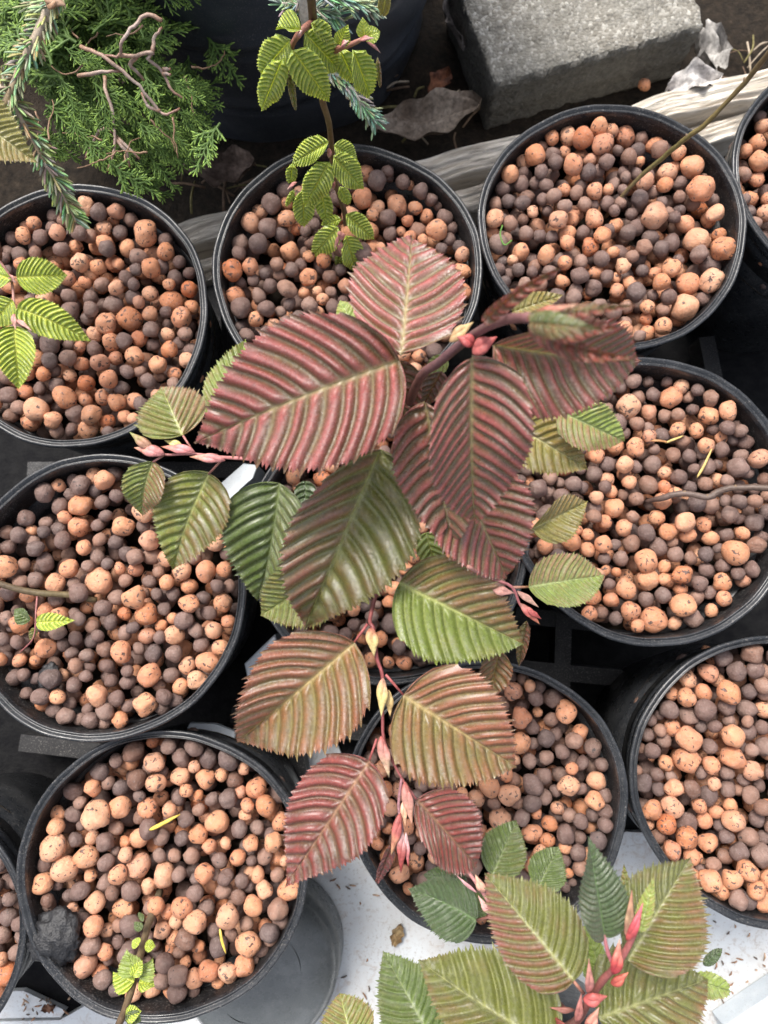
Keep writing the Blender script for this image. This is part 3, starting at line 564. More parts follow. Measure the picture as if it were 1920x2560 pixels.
leaf(hm, '5', 160, 478, 325, 468, 38, 35, .181, .180, 'lime', (.1, 0), 9); leaf(hm, '5', 130, 470, 62, 420, 40, 26, .180, .181, 'green', (0, 0), 6); leaf(hm, '5', 152, 500, 130, 555, 16, 16, .178, .176, 'olive', (.4, .4), 5)
# ---- sprouting stem in the lower left pot
hs = empty('seedling', at('7', 690, 535, .15), 'dark stem sprouting small pale green leaves in the lower left pot', 'seedling')
stem(hs, 'stem', [('7', 690, 530, .146), ('7', 640, 680, .165), ('7', 600, 830, .185), ('7', 560, 980, .20), ('7', 500, 1140, .215), ('7', 420, 1300, .225)], [.0022, .0019, .0018, .0017], [(.10, .08, .05), (.13, .09, .05), BARK], wob=.0002)
for (bx, by, tx, ty, wl, wr, z, pl_) in ((588, 890, 548, 782, 60, 18, .20, 'pale'), (580, 925, 488, 880, 60, 20, .198, 'lime'), (598, 900, 662, 818, 20, 55, .20, 'pale'), (600, 925, 668, 945, 45, 24, .198, 'lime'), (575, 900, 615, 830, 26, 26, .205, 'lime'),
                                (600, 650, 622, 635, 20, 20, .175, 'green'), (612, 700, 580, 665, 18, 18, .176, 'green'), (600, 765, 572, 745, 22, 22, .185, 'lime'), (625, 770, 672, 770, 25, 20, .185, 'lime'), (545, 1075, 612, 1050, 36, 30, .212, 'lime'), (548, 1060, 610, 1095, 24, 30, .212, 'green')):
    leaf(hs, '7', bx, by, tx, ty, wl, wr, z, z-.002, pl_, (.0, .1), 7, corr=1.4)
# ---- bare twigs
for nm, lab, pts, rad, cl in (
  ('bare_twig', 'smooth olive twig slanting out of the upper right pot', [('2', 955, 940, .145), ('2', 1080, 790, .17), ('2', 1200, 685, .19), ('2', 1310, 595, .21), ('2', 1400, 525, .222), ('2', 1560, 355, .245), ('2', 1700, 180, .27)], [.0011, .0013, .0014, .0012, .0015], [(.16, .11, .06), (.14, .12, .045), (.17, .13, .05), (.13, .09, .05)]),
  ('bare_twig', 'crooked dark brown twig entering from the right edge over pebbles', [('4', 1130, 1062, .156), ('4', 1200, 1045, .166), ('4', 1290, 1025, .171), ('4', 1400, 1042, .174), ('4', 1440, 1020, .176), ('4', 1520, 1000, .180), ('4', 1720, 1005, .187)], [.0012, .0019, .0017, .0020, .0017, .0019], [(.09, .055, .045), (.12, .085, .07), (.09, .06, .045)])):
    e = empty(nm, at(*pts[0]), lab, 'twig'); stem(e, 'stem', pts, rad, cl, n=10, wob=.0002)
    for i in (2, 3, 4, 5): 
        p = pts[i]; b = MB(); c_ = at(*p); b.tube([c_ + Vector((0, 0, .0005)), c_ + Vector((.0012*(-1)**i, .0012, .0016))], [.0012, .0004], 6, (.18, .12, .07)); b.build('node', M['stem'], e)
# ------------------------------------------------------------------ conifers
def spray_mesh(seed):
    """flat branching frond of scale-leaved twiglets, 1 unit long along +X"""
    r_ = random.Random(seed); mb = MB()
    def strand(p, ang, ln, depth, zt):
        n = 4; pts = [p]; a = ang
        for i in range(n):
            a += r_.uniform(-.22, .22); pts.append(pts[-1] + Vector((math.cos(a), math.sin(a), zt + r_.uniform(-.12, .12)))*ln/n)
        g = r_.uniform(.75, 1.15); base = (.085*g, .150*g, .034*g); tipc = (.22*g, .34*g, .068*g) if depth > 0 else base
        k = [.026, .023, .019][depth]
        mb.tube(pts, [k, k*1.05, k, k*.9, k*.35], 4, [base, base, base, tipc, tipc], .7, False)
        return pts, a
    main, _ = strand(Vector((0, 0, 0)), 0, .72, 0, .05); sgn = 1
    main2, a2 = strand(main[-1], r_.uniform(-.2, .2), .34, 1, 0)
    for i in range(11):
        t = .08 + .9*i/11; q = t*4; j = int(q); p = main[min(j, 3)].lerp(main[min(j+1, 4)], q-j); sgn = -sgn
        ln = (.46*(1-t*.55))*r_.uniform(.7, 1.2); an = sgn*r_.uniform(.5, .95)
        pts, _ = strand(p, an, ln, 1, r_.uniform(-.15, .25))
        for m_ in range(5):
            tt = .25 + .62*m_/5; qq = tt*4; jj = int(qq); pp = pts[jj].lerp(pts[min(jj+1, 4)], qq-jj); s2 = (-1)**m_
            strand(pp, an + s2*r_.uniform(.45, .85), ln*r_.uniform(.28, .48), 2, r_.uniform(-.2, .3))
    for m_ in range(4): strand(main2[1].lerp(main2[3], m_/4), a2 + (-1)**m_*.6, .16, 2, .05)
    return mkmesh('spray', mb.v, mb.f, M['needle'], True, np.array(mb.c))
sprays = [spray_mesh(i) for i in range(7)]
cy = empty('conifer_shrub', Wp(170, 120, 0), 'feathery green conifer with scale leaves and bare pinkish grey twigs in the upper left', 'conifer')
TC = [(.30, .18, .12), (.38, .30, .26), (.26, .13, .09)]
b = MB(); b.tube(smooth_path([Wp(170, 120, 0), Wp(180, 120, .05), Wp(205, 110, .10), Wp(215, 100, .13)]), .004, 9, (.16, .10, .07)); b.build('trunk', M['stem'], cy)
for pts in ([(350, 200, .215), (440, 240, .22), (530, 310, .215), (600, 370, .21), (690, 480, .20), (730, 492, .2), (775, 465, .2)], [(340, 330, .21), (440, 310, .215), (530, 310, .214)],
            [(450, 330, .19), (460, 400, .19), (488, 500, .185), (492, 640, .18), (465, 740, .175)], [(492, 570, .182), (440, 560, .18), (400, 620, .175), (370, 690, .17)], [(495, 600, .18), (540, 650, .178), (560, 720, .17)], [(500, 590, .18), (600, 685, .176)],
            [(700, 90, .23), (640, 60, .232), (580, 110, .23), (530, 180, .228), (515, 240, .22), (440, 240, .218)], [(515, 240, .22), (590, 240, .22), (660, 225, .22), (640, 250, .218), (700, 310, .21), (745, 390, .205), (800, 430, .2)],
            [(590, 250, .218), (560, 280, .215), (600, 320, .21), (620, 345, .206)], [(660, 225, .22), (668, 160, .222), (700, 120, .223)], [(690, 480, .20), (640, 460, .2), (610, 400, .2)], [(700, 300, .21), (740, 295, .21)], [(700, 320, .21), (738, 318, .21)]):
    P = [('1', q[0], q[1], q[2]+.016) for q in pts]; stem(cy, 'branch', P, [.0011, .0010, .0008, .0006], TC, n=7, sub=4, wob=.0004)
poly = [(-60, -80), (440, -80), (448, 10), (420, 75), (370, 95), (390, 150), (455, 175), (518, 195), (500, 250), (470, 290), (478, 335), (490, 345), (440, 375), (420, 420), (370, 462), (330, 430), (250, 390), (180, 345), (150, 300), (60, 180), (-60, 120)]
def inside(x, y):
    c = False; j = len(poly)-1
    for i in range(len(poly)):
        xi, yi = poly[i]; xj, yj = poly[j]
        if (yi > y) != (yj > y) and x < (xj-xi)*(y-yi)/(yj-yi)+xi: c = not c
        j = i
    return c
def place(me, name, par, P, D, up, scale):
    x = D.normalized(); z = (up - x*up.dot(x)).normalized(); y = z.cross(x)
    mt = Matrix((x, y, z)).transposed().to_4x4()
    o = bpy.data.objects.new(name, me); scene.collection.objects.link(o); o.parent = par
    o.matrix_local = Matrix.Translation(P - par.location) @ mt @ Matrix.Scale(scale, 4); return o
rs = random.Random(31)
for i in range(16):
    x = rs.uniform(60, 420); y = rs.uniform(20, 380); a = rs.uniform(0, 6.3); z = .195 + rs.uniform(0, .025); pts = []
    for k in range(5): pts.append(('W', x, y, z)); x += math.cos(a)*22; y += math.sin(a)*22; a += rs.uniform(-.6, .6); z -= .002
    stem(cy, 'branch', pts, [.0006, .0004, .0003], [(.26, .16, .10), (.20, .12, .07)], n=6, sub=3, wob=.0004)
rs = random.Random(3); cnt = 0; tries = 0
while cnt < 280 and tries < 8000:
    tries += 1; x = rs.uniform(-60, 520); y = rs.uniform(-80, 460)
    if not inside(x, y): continue
    ang = math.atan2((y-60), (x-130)) + rs.gauss(0, .45); ln = rs.uniform(95, 150)
    sx, sy = x - math.cos(ang)*ln*.85, y - math.sin(ang)*ln*.85
    if not inside(x + math.cos(ang)*10, y + math.sin(ang)*10) : continue
    lay = rs.random(); z = .10 + .115*lay
    P = Wp(sx, sy, z + .008); Q = Wp(x, y, z - rs.uniform(0, .012)); D = Q-P
    place(sprays[cnt % 7], 'spray', cy, P, D, Vector((rs.uniform(-.5, .5), rs.uniform(-.5, .3), 1)), D.length*1.02); cnt += 1
# needle-bearing branches
def needled(par, pts, rad, nlen, dens, colA, colB, woodc, tilt=(.5, .8), seed=1, flatten=.35):
    r_ = random.Random(seed); P = smooth_path([at(*p) for p in pts], 8)
    stem(par, 'twig', [Vector(p) for p in P], rad, woodc, n=8, sub=1)
    mb = MB(); L = sum((P[i+1]-P[i]).length for i in range(len(P)-1)); N_ = int(L*dens*1.7)
    seg = [0]
    for i in range(len(P)-1): seg.append(seg[-1] + (P[i+1]-P[i]).length)
    for i in range(N_):
        s_ = L*(i+r_.random())/N_; j = max(0, min(len(P)-2, int(np.searchsorted(seg, s_))-1)); p = P[j].lerp(P[j+1], (s_-seg[j])/(seg[j+1]-seg[j]+1e-9)); t = (P[j+1]-P[j]).normalized()
        side = t.cross(Vector((0, 0, 1))).normalized(); up = side.cross(t)
        a = r_.choice((0, math.pi)) + r_.gauss(0, .75); e = (side*math.cos(a) + up*abs(math.sin(a))*.9*(1 if math.sin(a) > -.5 else -1))
        d = (e + t*r_.uniform(*tilt)).normalized(); ln = nlen*r_.uniform(.75, 1.15)*(1 if s_ < L*.93 else .75)
        c = [lerp(colA[q], colB[q], r_.random()) for q in range(3)]; c = tuple(c); ct = tuple(min(1, q*1.35) for q in c)
        curve = t*.10*ln
        mb.tube([p, p + d*ln*.5, p + d*ln*.85 + curve, p + d*ln + curve*1.6], [nlen*.045, nlen*.078, nlen*.075, nlen*.02], 4, [c, c, ct, ct], .55, False)
    mb.build('needles', M['needle'], par)
sp = empty('spruce_branch', at('1', 220, -60, .24), 'spruce branch hanging down the left side with its needled tip over the pebbles', 'spruce branch')
SC = [(.50, .42, .32), (.38, .30, .22), (.40, .30, .18)]; NA, NB = (.15, .19, .085), (.33, .36, .19)
needled(sp, [('1', 260, -60, .29), ('1', 205, 50, .285), ('1', 165, 150, .28), ('1', 105, 260, .272), ('1', 60, 370, .265), ('1', 25, 450, .26)], [.0018, .0024, .0020, .0019], .0080, 1900, NA, NB, SC, (.35, .7), 2)
needled(sp, [('1', 45, 430, .262), ('1', 95, 520, .255), ('1', 145, 610, .248), ('1', 190, 700, .242)], [.0016, .0012, .0010], .0085, 1500, NA, NB, SC, (.3, .7), 3)
needled(sp, [('1', 190, 700, .242), ('1', 240, 780, .235), ('1', 285, 870, .228), ('1', 330, 960, .222)], [.0010, .0008, .0005], .0085, 2700, NA, NB, SC, (.6, 1.1), 4)
needled(sp, [('1', 250, -30, .285), ('1', 190, 0, .283), ('1', 120, 30, .28)], [.0010, .0007], .0075, 2200, NA, NB, SC, (.6, 1.1), 9)
needled(sp, [('1', 30, 420, .262), ('1', -20, 330, .262), ('1', -60, 200, .27)], [.0010, .0007], .0075, 1500, NA, NB, SC, (.6, 1.1), 10)
bud(sp, ('1', 200, -10, .29), ('1', 285, 25, .29), 60, [(.32, .18, .10), (.45, .30, .2)]); bud(sp, ('1', 210, 40, .29), ('1', 250, -20, .29), 50, [(.32, .18, .10), (.5, .32, .2)])
s2 = empty('spruce_branch', at('H', 490, -60, .27), 'blue green spruce branch behind the lime hornbeam shoot', 'spruce branch')
NA, NB = (.17, .24, .155), (.35, .42, .29); SW = [(.55, .52, .46), (.50, .46, .40), (.35, .32, .26)]
needled(s2, [('H', 480, -80, .262), ('H', 498, 20, .256), ('H', 515, 120, .250), ('H', 528, 200, .246)], [.0028, .0032, .0028], .0075, 400, NA, NB, SW, (.2, .8), 5)
needled(s2, [('H', 510, 60, .25), ('H', 430, 40, .252), ('H', 330, 30, .255)], [.0012, .0008], .0080, 2100, NA, NB, SW, (.5, 1.0), 6)
needled(s2, [('H', 530, 60, .25), ('H', 640, 75, .25), ('H', 740, 120, .248), ('H', 820, 170, .245)], [.0012, .0011, .0006], .0080, 2900, NA, NB, SW, (.5, 1.0), 7)
needled(s2, [('H', 620, -40, .26), ('H', 760, -20, .258), ('H', 900, 10, .256), ('H', 1090, 60, .25)], [.0012, .0011, .0006], .0080, 2300, NA, NB, SW, (.5, 1.0), 8)
needled(s2, [('H', 690, 560, .205), ('H', 800, 620, .205), ('H', 880, 700, .203), ('H', 940, 790, .2), ('H', 1005, 880, .195)], [.0011, .0011, .0008], .0078, 2700, NA, NB, SW, (.5, 1.0), 11)
needled(s2, [('H', 1000, 870, .195), ('H', 1040, 920, .192), ('H', 1075, 985, .188)], [.0008, .0006], .0078, 2300, NA, NB, SW, (.5, 1.0), 12)
stem(s2, 'branch', [('H', 528, 190, .246), ('H', 560, 380, .225), ('H', 640, 500, .21), ('H', 690, 560, .205)], [.0018, .0014, .0012], SW)
# ------------------------------------------------------------------ the big tub, the block, the timber, debris
tc_ = Wp(598, 42, 0)
tub = empty('nursery_tub', (tc_.x, tc_.y, .012), 'very large black nursery tub with creased sides behind the small pots', 'plant tub')
prof = []
for i in range(60):
    z = .30*i/59; r = .124 + .032*z/.30
    for zc, dd in ((.052, .0030), (.118, .0035), (.185, .004), (.245, .003)):
        r += dd*math.exp(-((z-zc)/.0022)**2)*-1 + dd*.8*math.exp(-((z-zc-.006)/.004)**2)
    prof.append((r, z))
v, f = lathe(prof, 140, .0012, 5)
v = [(x + .0016*math.sin(z*120+x*60+y*40), y, z + .004*math.sin(math.atan2(y, x)*5+z*14)*min(1, z*20)) for x, y, z in v]
M['tub'] = plastic('dusty_black_plastic', (.038, .044, .055), (.075, .082, .095), .42, 25); link('wall', mkmesh('wall', v, f, M['tub']), tub)
link('rim', mkmesh('rim', *lathe([(.150, .296), (.158, .297), (.160, .312), (.154, .316), (.148, .312), (.147, .30)], 96, .001, 2), M['black_plastic']), tub)
link('soil_fill', mkmesh('soil_fill', *lathe([(.148, .27), (.08, .272), (.001, .274)], 64), M['soil']), tub)
def rough_box(name, O, X, Y, H, mat, parent, nseg=(30, 14, 6), amp=.001, bev=.002, seed=1, zb=0.0, chip=0.0):
    """box on the vectors X, Y and height H with worn, uneven edges"""
    r_ = random.Random(seed); lx, ly = X.length, Y.length; ux, uy = X/lx, Y/ly; V = {}; F = []; vs = []
    ph = [r_.uniform(0, 6.3) for _ in range(8)]
    def vert(i, j, k):
        key = (i, j, k)
        if key in V: return V[key]
        x, y, z = i/nseg[0]*lx, j/nseg[1]*ly, k/nseg[2]*H
        cx = min(x, lx-x); cy_ = min(y, ly-y); cz = min(H-z, z+1)
        for a_, b_ in ((0, 1), (0, 2), (1, 2)):
            pass
        q = [x-lx/2, y-ly/2, z-H/2]; hh = [lx/2-bev, ly/2-bev, H/2-bev]; c = [max(-hh[m], min(hh[m], q[m])) for m in range(3)]; d = Vector([q[m]-c[m] for m in range(3)])
        if d.length > 1e-9: d = d.normalized()*min(d.length, bev)
        n_ = amp*(math.sin(x*310+y*130+ph[0])+math.sin(y*350+z*270+ph[1])+math.sin(z*420-x*250+ph[2])+r_.uniform(-1, 1))*.45
        e = 1 - (sum(1 for m in range(3) if abs(d[m]) > 1e-5) > 1)*chip*abs(math.sin(x*90+ph[3])*math.sin(y*140+z*60+ph[4]))
        p = Vector(c)*e + d*(1+0) + d.normalized()*n_ if d.length > 0 else Vector(c)
        V[key] = len(vs); vs.append(O + ux*(p.x+lx/2) + uy*(p.y+ly/2) + Vector((0, 0, zb + p.z+H/2))); return V[key]
    a, b, c = nseg
    def quad(p, q, r, s): F.append((vert(*p), vert(*q), vert(*r), vert(*s)))
    for i in range(a):
        for j in range(b): quad((i, j, c), (i+1, j, c), (i+1, j+1, c), (i, j+1, c)); quad((i, j, 0), (i, j+1, 0), (i+1, j+1, 0), (i+1, j, 0))
        for k in range(c): quad((i, 0, k), (i+1, 0, k), (i+1, 0, k+1), (i, 0, k+1)); quad((i, b, k), (i, b, k+1), (i+1, b, k+1), (i+1, b, k))
    for j in range(b):
        for k in range(c): quad((0, j, k), (0, j, k+1), (0, j+1, k+1), (0, j+1, k)); quad((a, j, k), (a, j+1, k), (a, j+1, k+1), (a, j, k+1))
    return part(name, vs, F, mat, parent)
zt = .066
A_, B_, C_ = Wp(1000, 22, zt), Wp(1066, 183, zt), Wp(1528, 52, zt)
X = C_-B_; Y = A_-B_; Y = (Y - X.normalized()*Y.dot(X.normalized())*.55)*1.55; X.z = Y.z = 0
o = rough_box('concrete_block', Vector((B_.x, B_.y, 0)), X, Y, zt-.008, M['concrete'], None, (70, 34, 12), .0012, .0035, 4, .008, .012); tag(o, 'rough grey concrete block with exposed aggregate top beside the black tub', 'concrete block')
# timber: three weathered lengths split along the grain
T1, T2 = Wp(372, 488, .056), Wp(1760, 118, .056); X = T2-T1; X.z = 0; ux = X.normalized(); uy = Vector((-ux.y, ux.x, 0))
def timber(name, off, wdt, h, label, seed, x0=0., x1=1.):
    r_ = random.Random(seed); ph = [r_.uniform(0, 6.3) for _ in range(12)]; nx_, ny_ = 260, 26; L = X.length*(x1-x0); vs = []; F = []
    O = Vector((T1.x, T1.y, 0)) + X*x0 + uy*(-off-wdt)
    def top(s, t):
        g = 0
        for q in range(6): g += abs(math.sin(t*(9+q*7)+ph[q]+.35*math.sin(s*(2.1+q)+ph[q+3])))**6*(.5+.5*math.sin(s*(3+q*1.7)+ph[5-q]))*[1, .8, .7, .6, .5, .5][q]
        return -.0035*min(1.6, g) - .003*(max(0, abs(t-.5)*2-.85)/.15)**2 + .0012*math.sin(s*5+ph[7])
    for i in range(nx_+1):
        s = i/nx_; p = O + ux*(s*L); row = [(0.0, 0.008), (0, h*.45), (0, h*.8)]
        e = .0016*math.sin(s*17+ph[8]) + .0008*math.sin(s*61+ph[9])
        for a_, z_ in row: vs.append(p + uy*(a_+e) + Vector((0, 0, z_ + (.001*math.sin(s*40) if z_ > .01 else 0))))
        for j in range(ny_+1):
            t = j/ny_; vs.append(p + uy*(t*wdt+e) + Vector((0, 0, h + top(s*9, t))))
        vs.append(p + uy*(wdt+e) + Vector((0, 0, h*.5))); vs.append(p + uy*(wdt+e) + Vector((0, 0, .008)))
    m = ny_+1+5
    for i in range(nx_):
        for j in range(m-1): a = i*m+j; F.append((a, a+m, a+m+1, a+1))
    F.append(tuple(range(m))); F.append(tuple(nx_*m+k for k in range(m-1, -1, -1)))
    me = mkmesh(name, [Vector((v_.x, v_.y, v_.z)) - O for v_ in vs], F, M['wood'], True)
    # turn the mesh so that its own X runs along the grain
    o = link(name, me); ang = math.atan2(ux.y, ux.x); me.transform(Matrix.Rotation(-ang, 4, 'Z')); o.location = O; o.rotation_euler = (0, 0, ang)
    tag(o, label, 'timber', 'weathered timbers edging the bed'); return o
timber('timber', .0, .0215, .058, 'pale weathered timber with deep cracks, the upper strip behind the pots', 1)
timber('timber', .0235, .017, .046, 'greyer lower timber strip on the pot side of the pale one', 2)
# dry leaves and bark on the soil and between the pots
def dry(name, v_, x, y, z, L, Wd, ang, label, cat, c1, c2, seed, curl=.3, th=.0006):
    r_ = random.Random(seed); P = at(v_, x, y, z); nx_, ny_ = 16, 9; vs = []; cs = []; F = []
    for i in range(nx_+1):
        s = i/nx_; wd = Wd*(math.sin(math.pi*min(1, max(.02, s)))**.55)*(1+.18*math.sin(s*19+seed))
        for j in range(ny_+1):
            t = j/ny_*2-1; xx = (s-.5)*L; yy = t*wd/2
            zz = curl*Wd*(t*t) + .16*Wd*math.sin(s*7+seed)+.10*Wd*math.sin(t*6+s*9+seed*2) + .02*Wd*r_.uniform(-1, 1)
            vs.append(P + Vector((xx*math.cos(ang)-yy*math.sin(ang), xx*math.sin(ang)+yy*math.cos(ang), zz))); q = r_.random()*.4 + .3*(1-abs(t)) + .2*math.sin(s*9+seed); q = max(0, min(1, q)); cs.append(tuple(lerp(c1[k], c2[k], q) for k in range(3)))
    for i in range(nx_):
        for j in range(ny_): a = i*(ny_+1)+j; F.append((a, a+ny_+1, a+ny_+2, a+1))
    n = len(vs); F2 = [q[::-1] for q in F]; vs2 = [p - Vector((0, 0, th)) for p in vs]
    bd_ = [i*(ny_+1) for i in range(nx_+1)]; F += [tuple(k+n for k in q) for q in F2]
    for i in range(nx_):
        for base in (0, ny_): a = i*(ny_+1)+base; b_ = a+ny_+1; F.append((a, b_, b_+n, a+n))
    me = mkmesh(name, [p-P for p in vs+vs2], F, M['debris'], True, np.array(cs+cs)); o = link(name, me, None, P)
    tag(o, label, cat); return o
dry('dry_leaf', 'W', 925, 262, .040, .085, .034, .25, 'large pale brown dry leaf lying between tub and timber', 'dry leaf', (.13, .095, .07), (.44, .37, .30), 2)
dry('bark_piece', 'W', 950, 182, .040, .030, .016, 1.1, 'reddish brown bark chip between the tub and the concrete block', 'bark', (.07, .03, .02), (.25, .10, .05), 5)
dry('dry_leaf', 'W', 480, 368, .035, .055, .030, .1, 'crumpled brown leaf under the conifer at the tub foot', 'dry leaf', (.10, .07, .055), (.30, .22, .18), 7)
dry('dry_leaf', 'W', 1530, 118, .030, .020, .04, .3, 'grey white scrap of leaf right of the concrete block', 'dry leaf', (.22, .21, .20), (.55, .53, .50), 9)
dry('dry_leaf', 'W', 1500, 178, .05, .045, .022, .25, 'pale flat flake resting on the timber near the block', 'dry leaf', (.30, .28, .27), (.56, .54, .52), 11)
dry('dry_leaf', 'W', 985, 60, .035, .045, .02, 1.8, 'grey upright leaf between tub and block corner', 'dry leaf', (.18, .16, .15), (.40, .36, .33), 13, .8)
dry('dry_leaf', 'W', 858, 2018, .012, .016, .009, 1.2, 'small brown dry leaf on the white board at the lower middle pot', 'dry leaf', (.16, .10, .05), (.40, .30, .16), 21)
dry('dry_leaf', 'W', 105, 2176, .012, .010, .006, .2, 'small dark brown flake on the board at the lower left corner', 'dry leaf', (.10, .05, .03), (.22, .12, .08), 22)
rs = random.Random(12)
b = MB()
for i in range(60):
    x, y = rs.choice(((rs.uniform(690, 820), rs.uniform(1900, 2200)), (rs.uniform(1540, 1655), rs.uniform(1990, 2200)), (rs.uniform(40, 150), rs.uniform(2150, 2205))))
    P = Wp(x, y, .0092); a = rs.uniform(0, 6.3); L = rs.uniform(.0015, .006); d = Vector((math.cos(a), math.sin(a), 0)); b.tube([P-d*L/2, P+Vector((.0004, 0, .0006)), P+d*L/2], [.0004, .0007, .0003], 5, rs.choice(((.30, .17, .10), (.12, .09, .07), (.45, .30, .20))))
o = b.build('grit_crumbs', M['debris']); tag(o, 'tiny brown crumbs scattered over the stained white board', 'crumbs', None, 'stuff')
rs = random.Random(11)
for i in range(46):
    x = rs.choice((rs.uniform(830, 1060), rs.uniform(1500, 1659), rs.uniform(400, 560))); y = (rs.uniform(170, 310) if x < 1100 else rs.uniform(60, 190)) if x > 600 else rs.uniform(350, 430)
    b = MB(); P = Wp(x, y, .022); a = rs.uniform(0, 6.3); L = rs.uniform(.012, .035); d = Vector((math.cos(a), math.sin(a), rs.uniform(-.1, .25)))
    c = rs.choice(((.22, .15, .10), (.12, .08, .055), (.35, .29, .22), (.16, .14, .06)))
    b.tube(smooth_path([P - d*L/2, P + Vector((rs.uniform(-.002, .002), rs.uniform(-.002, .002), .003)), P + d*L/2], 3), rs.uniform(.0004, .0012), 5, c)
    o = b.build('twig_fragment', M['debris']); cn = {(.22, .15, .10): 'tan brown', (.12, .08, .055): 'dark brown', (.35, .29, .22): 'pale straw', (.16, .14, .06): 'olive'}[c]
    wh = 'between the tub and the concrete block' if 830 < x < 1060 else 'right of the concrete block' if x > 1400 else 'under the conifer by the tub foot'
    tag(o, '%s %s dry stalk %s' % ('long' if L > .026 else 'mid length' if L > .019 else 'short', cn, wh), 'stalk', 'dry stalks on the soil')
# loose scraps of plastic seen between the pots
def slab(name, v_, pts, z, th, mat, label, cat):
    P = [at(v_, *p, z) for p in pts]; c = sum(P, Vector())/len(P); n = len(P); ins = [p.lerp(c, .06) for p in P]
    vs = [p - Vector((0, 0, th)) for p in P] + [p - Vector((0, 0, .0008)) for p in P] + ins
    F = [(i, (i+1) % n, n+(i+1) % n, n+i) for i in range(n)] + [(n+i, n+(i+1) % n, 2*n+(i+1) % n, 2*n+i) for i in range(n)] + [tuple(range(2*n, 3*n)), tuple(range(n-1, -1, -1))]
    me = mkmesh(name, [p-c for p in vs], F, mat, False); o = link(name, me, None, c); tag(o, label, cat); return o
slab('plastic_scrap', 'E', [(120, 235), (300, 60), (350, 215), (335, 330), (230, 400), (150, 380)], .128, .03, M['white_plastic'], 'pale blue grey plastic piece in the gap left of the centre pot', 'plastic piece')
slab('plastic_scrap', '5', [(820, 912), (930, 915), (1018, 950), (1012, 985), (920, 955), (808, 935)], .120, .004, M['white_plastic'], 'thin angled grey plastic strip above the lower left pot', 'plastic piece')
slab('plastic_scrap', 'C', [(640, 770), (800, 630), (890, 640), (860, 720), (780, 790), (700, 900), (660, 880)], .100, .03, M['white_plastic'], 'pale grey plastic piece beneath the left twig and the largest red leaf', 'plastic piece')
slab('plastic_scrap', 'W', [(1565, 2218), (1665, 2150), (1800, 2060), (1830, 2100), (1700, 2200), (1600, 2290)], .030, .02, M['white_plastic'], 'pale blue plastic edge in the lower right corner', 'plastic piece')
# the grey dish behind the lower left pot
dc = Wp(560, 2085, .045)
dish = empty('grey_dish', (dc.x, dc.y, .009), 'glossy grey plastic pot lying under the right side of the lower left pot', 'plastic dish')
link('wall', mkmesh('wall', *lathe([(.030, .05), (.047, .047), (.052, .040), (.0525, .036), (.054, .035), (.056, .004), (.054, .0)], 80, .0005, 1), M['grey_plastic']), dish)
link('base', mkmesh('base', *lathe([(.0301, .0502), (.018, .0525), (.001, .0525)], 60), M['grey_plastic']), dish)
# black carrier tray under the pots: rims of its cells
tray = empty('carrier_tray', Wp(1200, 1400, .02), 'black plastic carrier tray showing faintly in the gaps between pots', 'tray')
for i, (x0, y0, x1, y1) in enumerate(((1130, 1330, 1420, 1360), (1130, 1450, 1420, 1480), (1240, 1320, 1230, 1720), (1120, 1340, 1110, 1620), (480, 1560, 800, 1600), (600, 1400, 640, 1740), (0, 1620, 330, 1660), (20, 1000, 520, 1000), (440, 560, 450, 900), (1560, 700, 1600, 900))):
    a, b_ = Wp(x0, y0, .06), Wp(x1, y1, .06); d = (b_-a); d.z = 0; n_ = Vector((-d.y, d.x, 0)).normalized()*.006
    slab_v = [a-n_, b_-n_, b_+n_, a+n_]; vs = [Vector((p.x, p.y, .03+.0004*i)) for p in slab_v] + [Vector((p.x, p.y, .012)) for p in slab_v]
    part('cell_bar', vs, [(0, 1, 2, 3), (0, 4, 5, 1), (1, 5, 6, 2), (2, 6, 7, 3), (3, 7, 4, 0)], M['pot_inner'], tray, False)
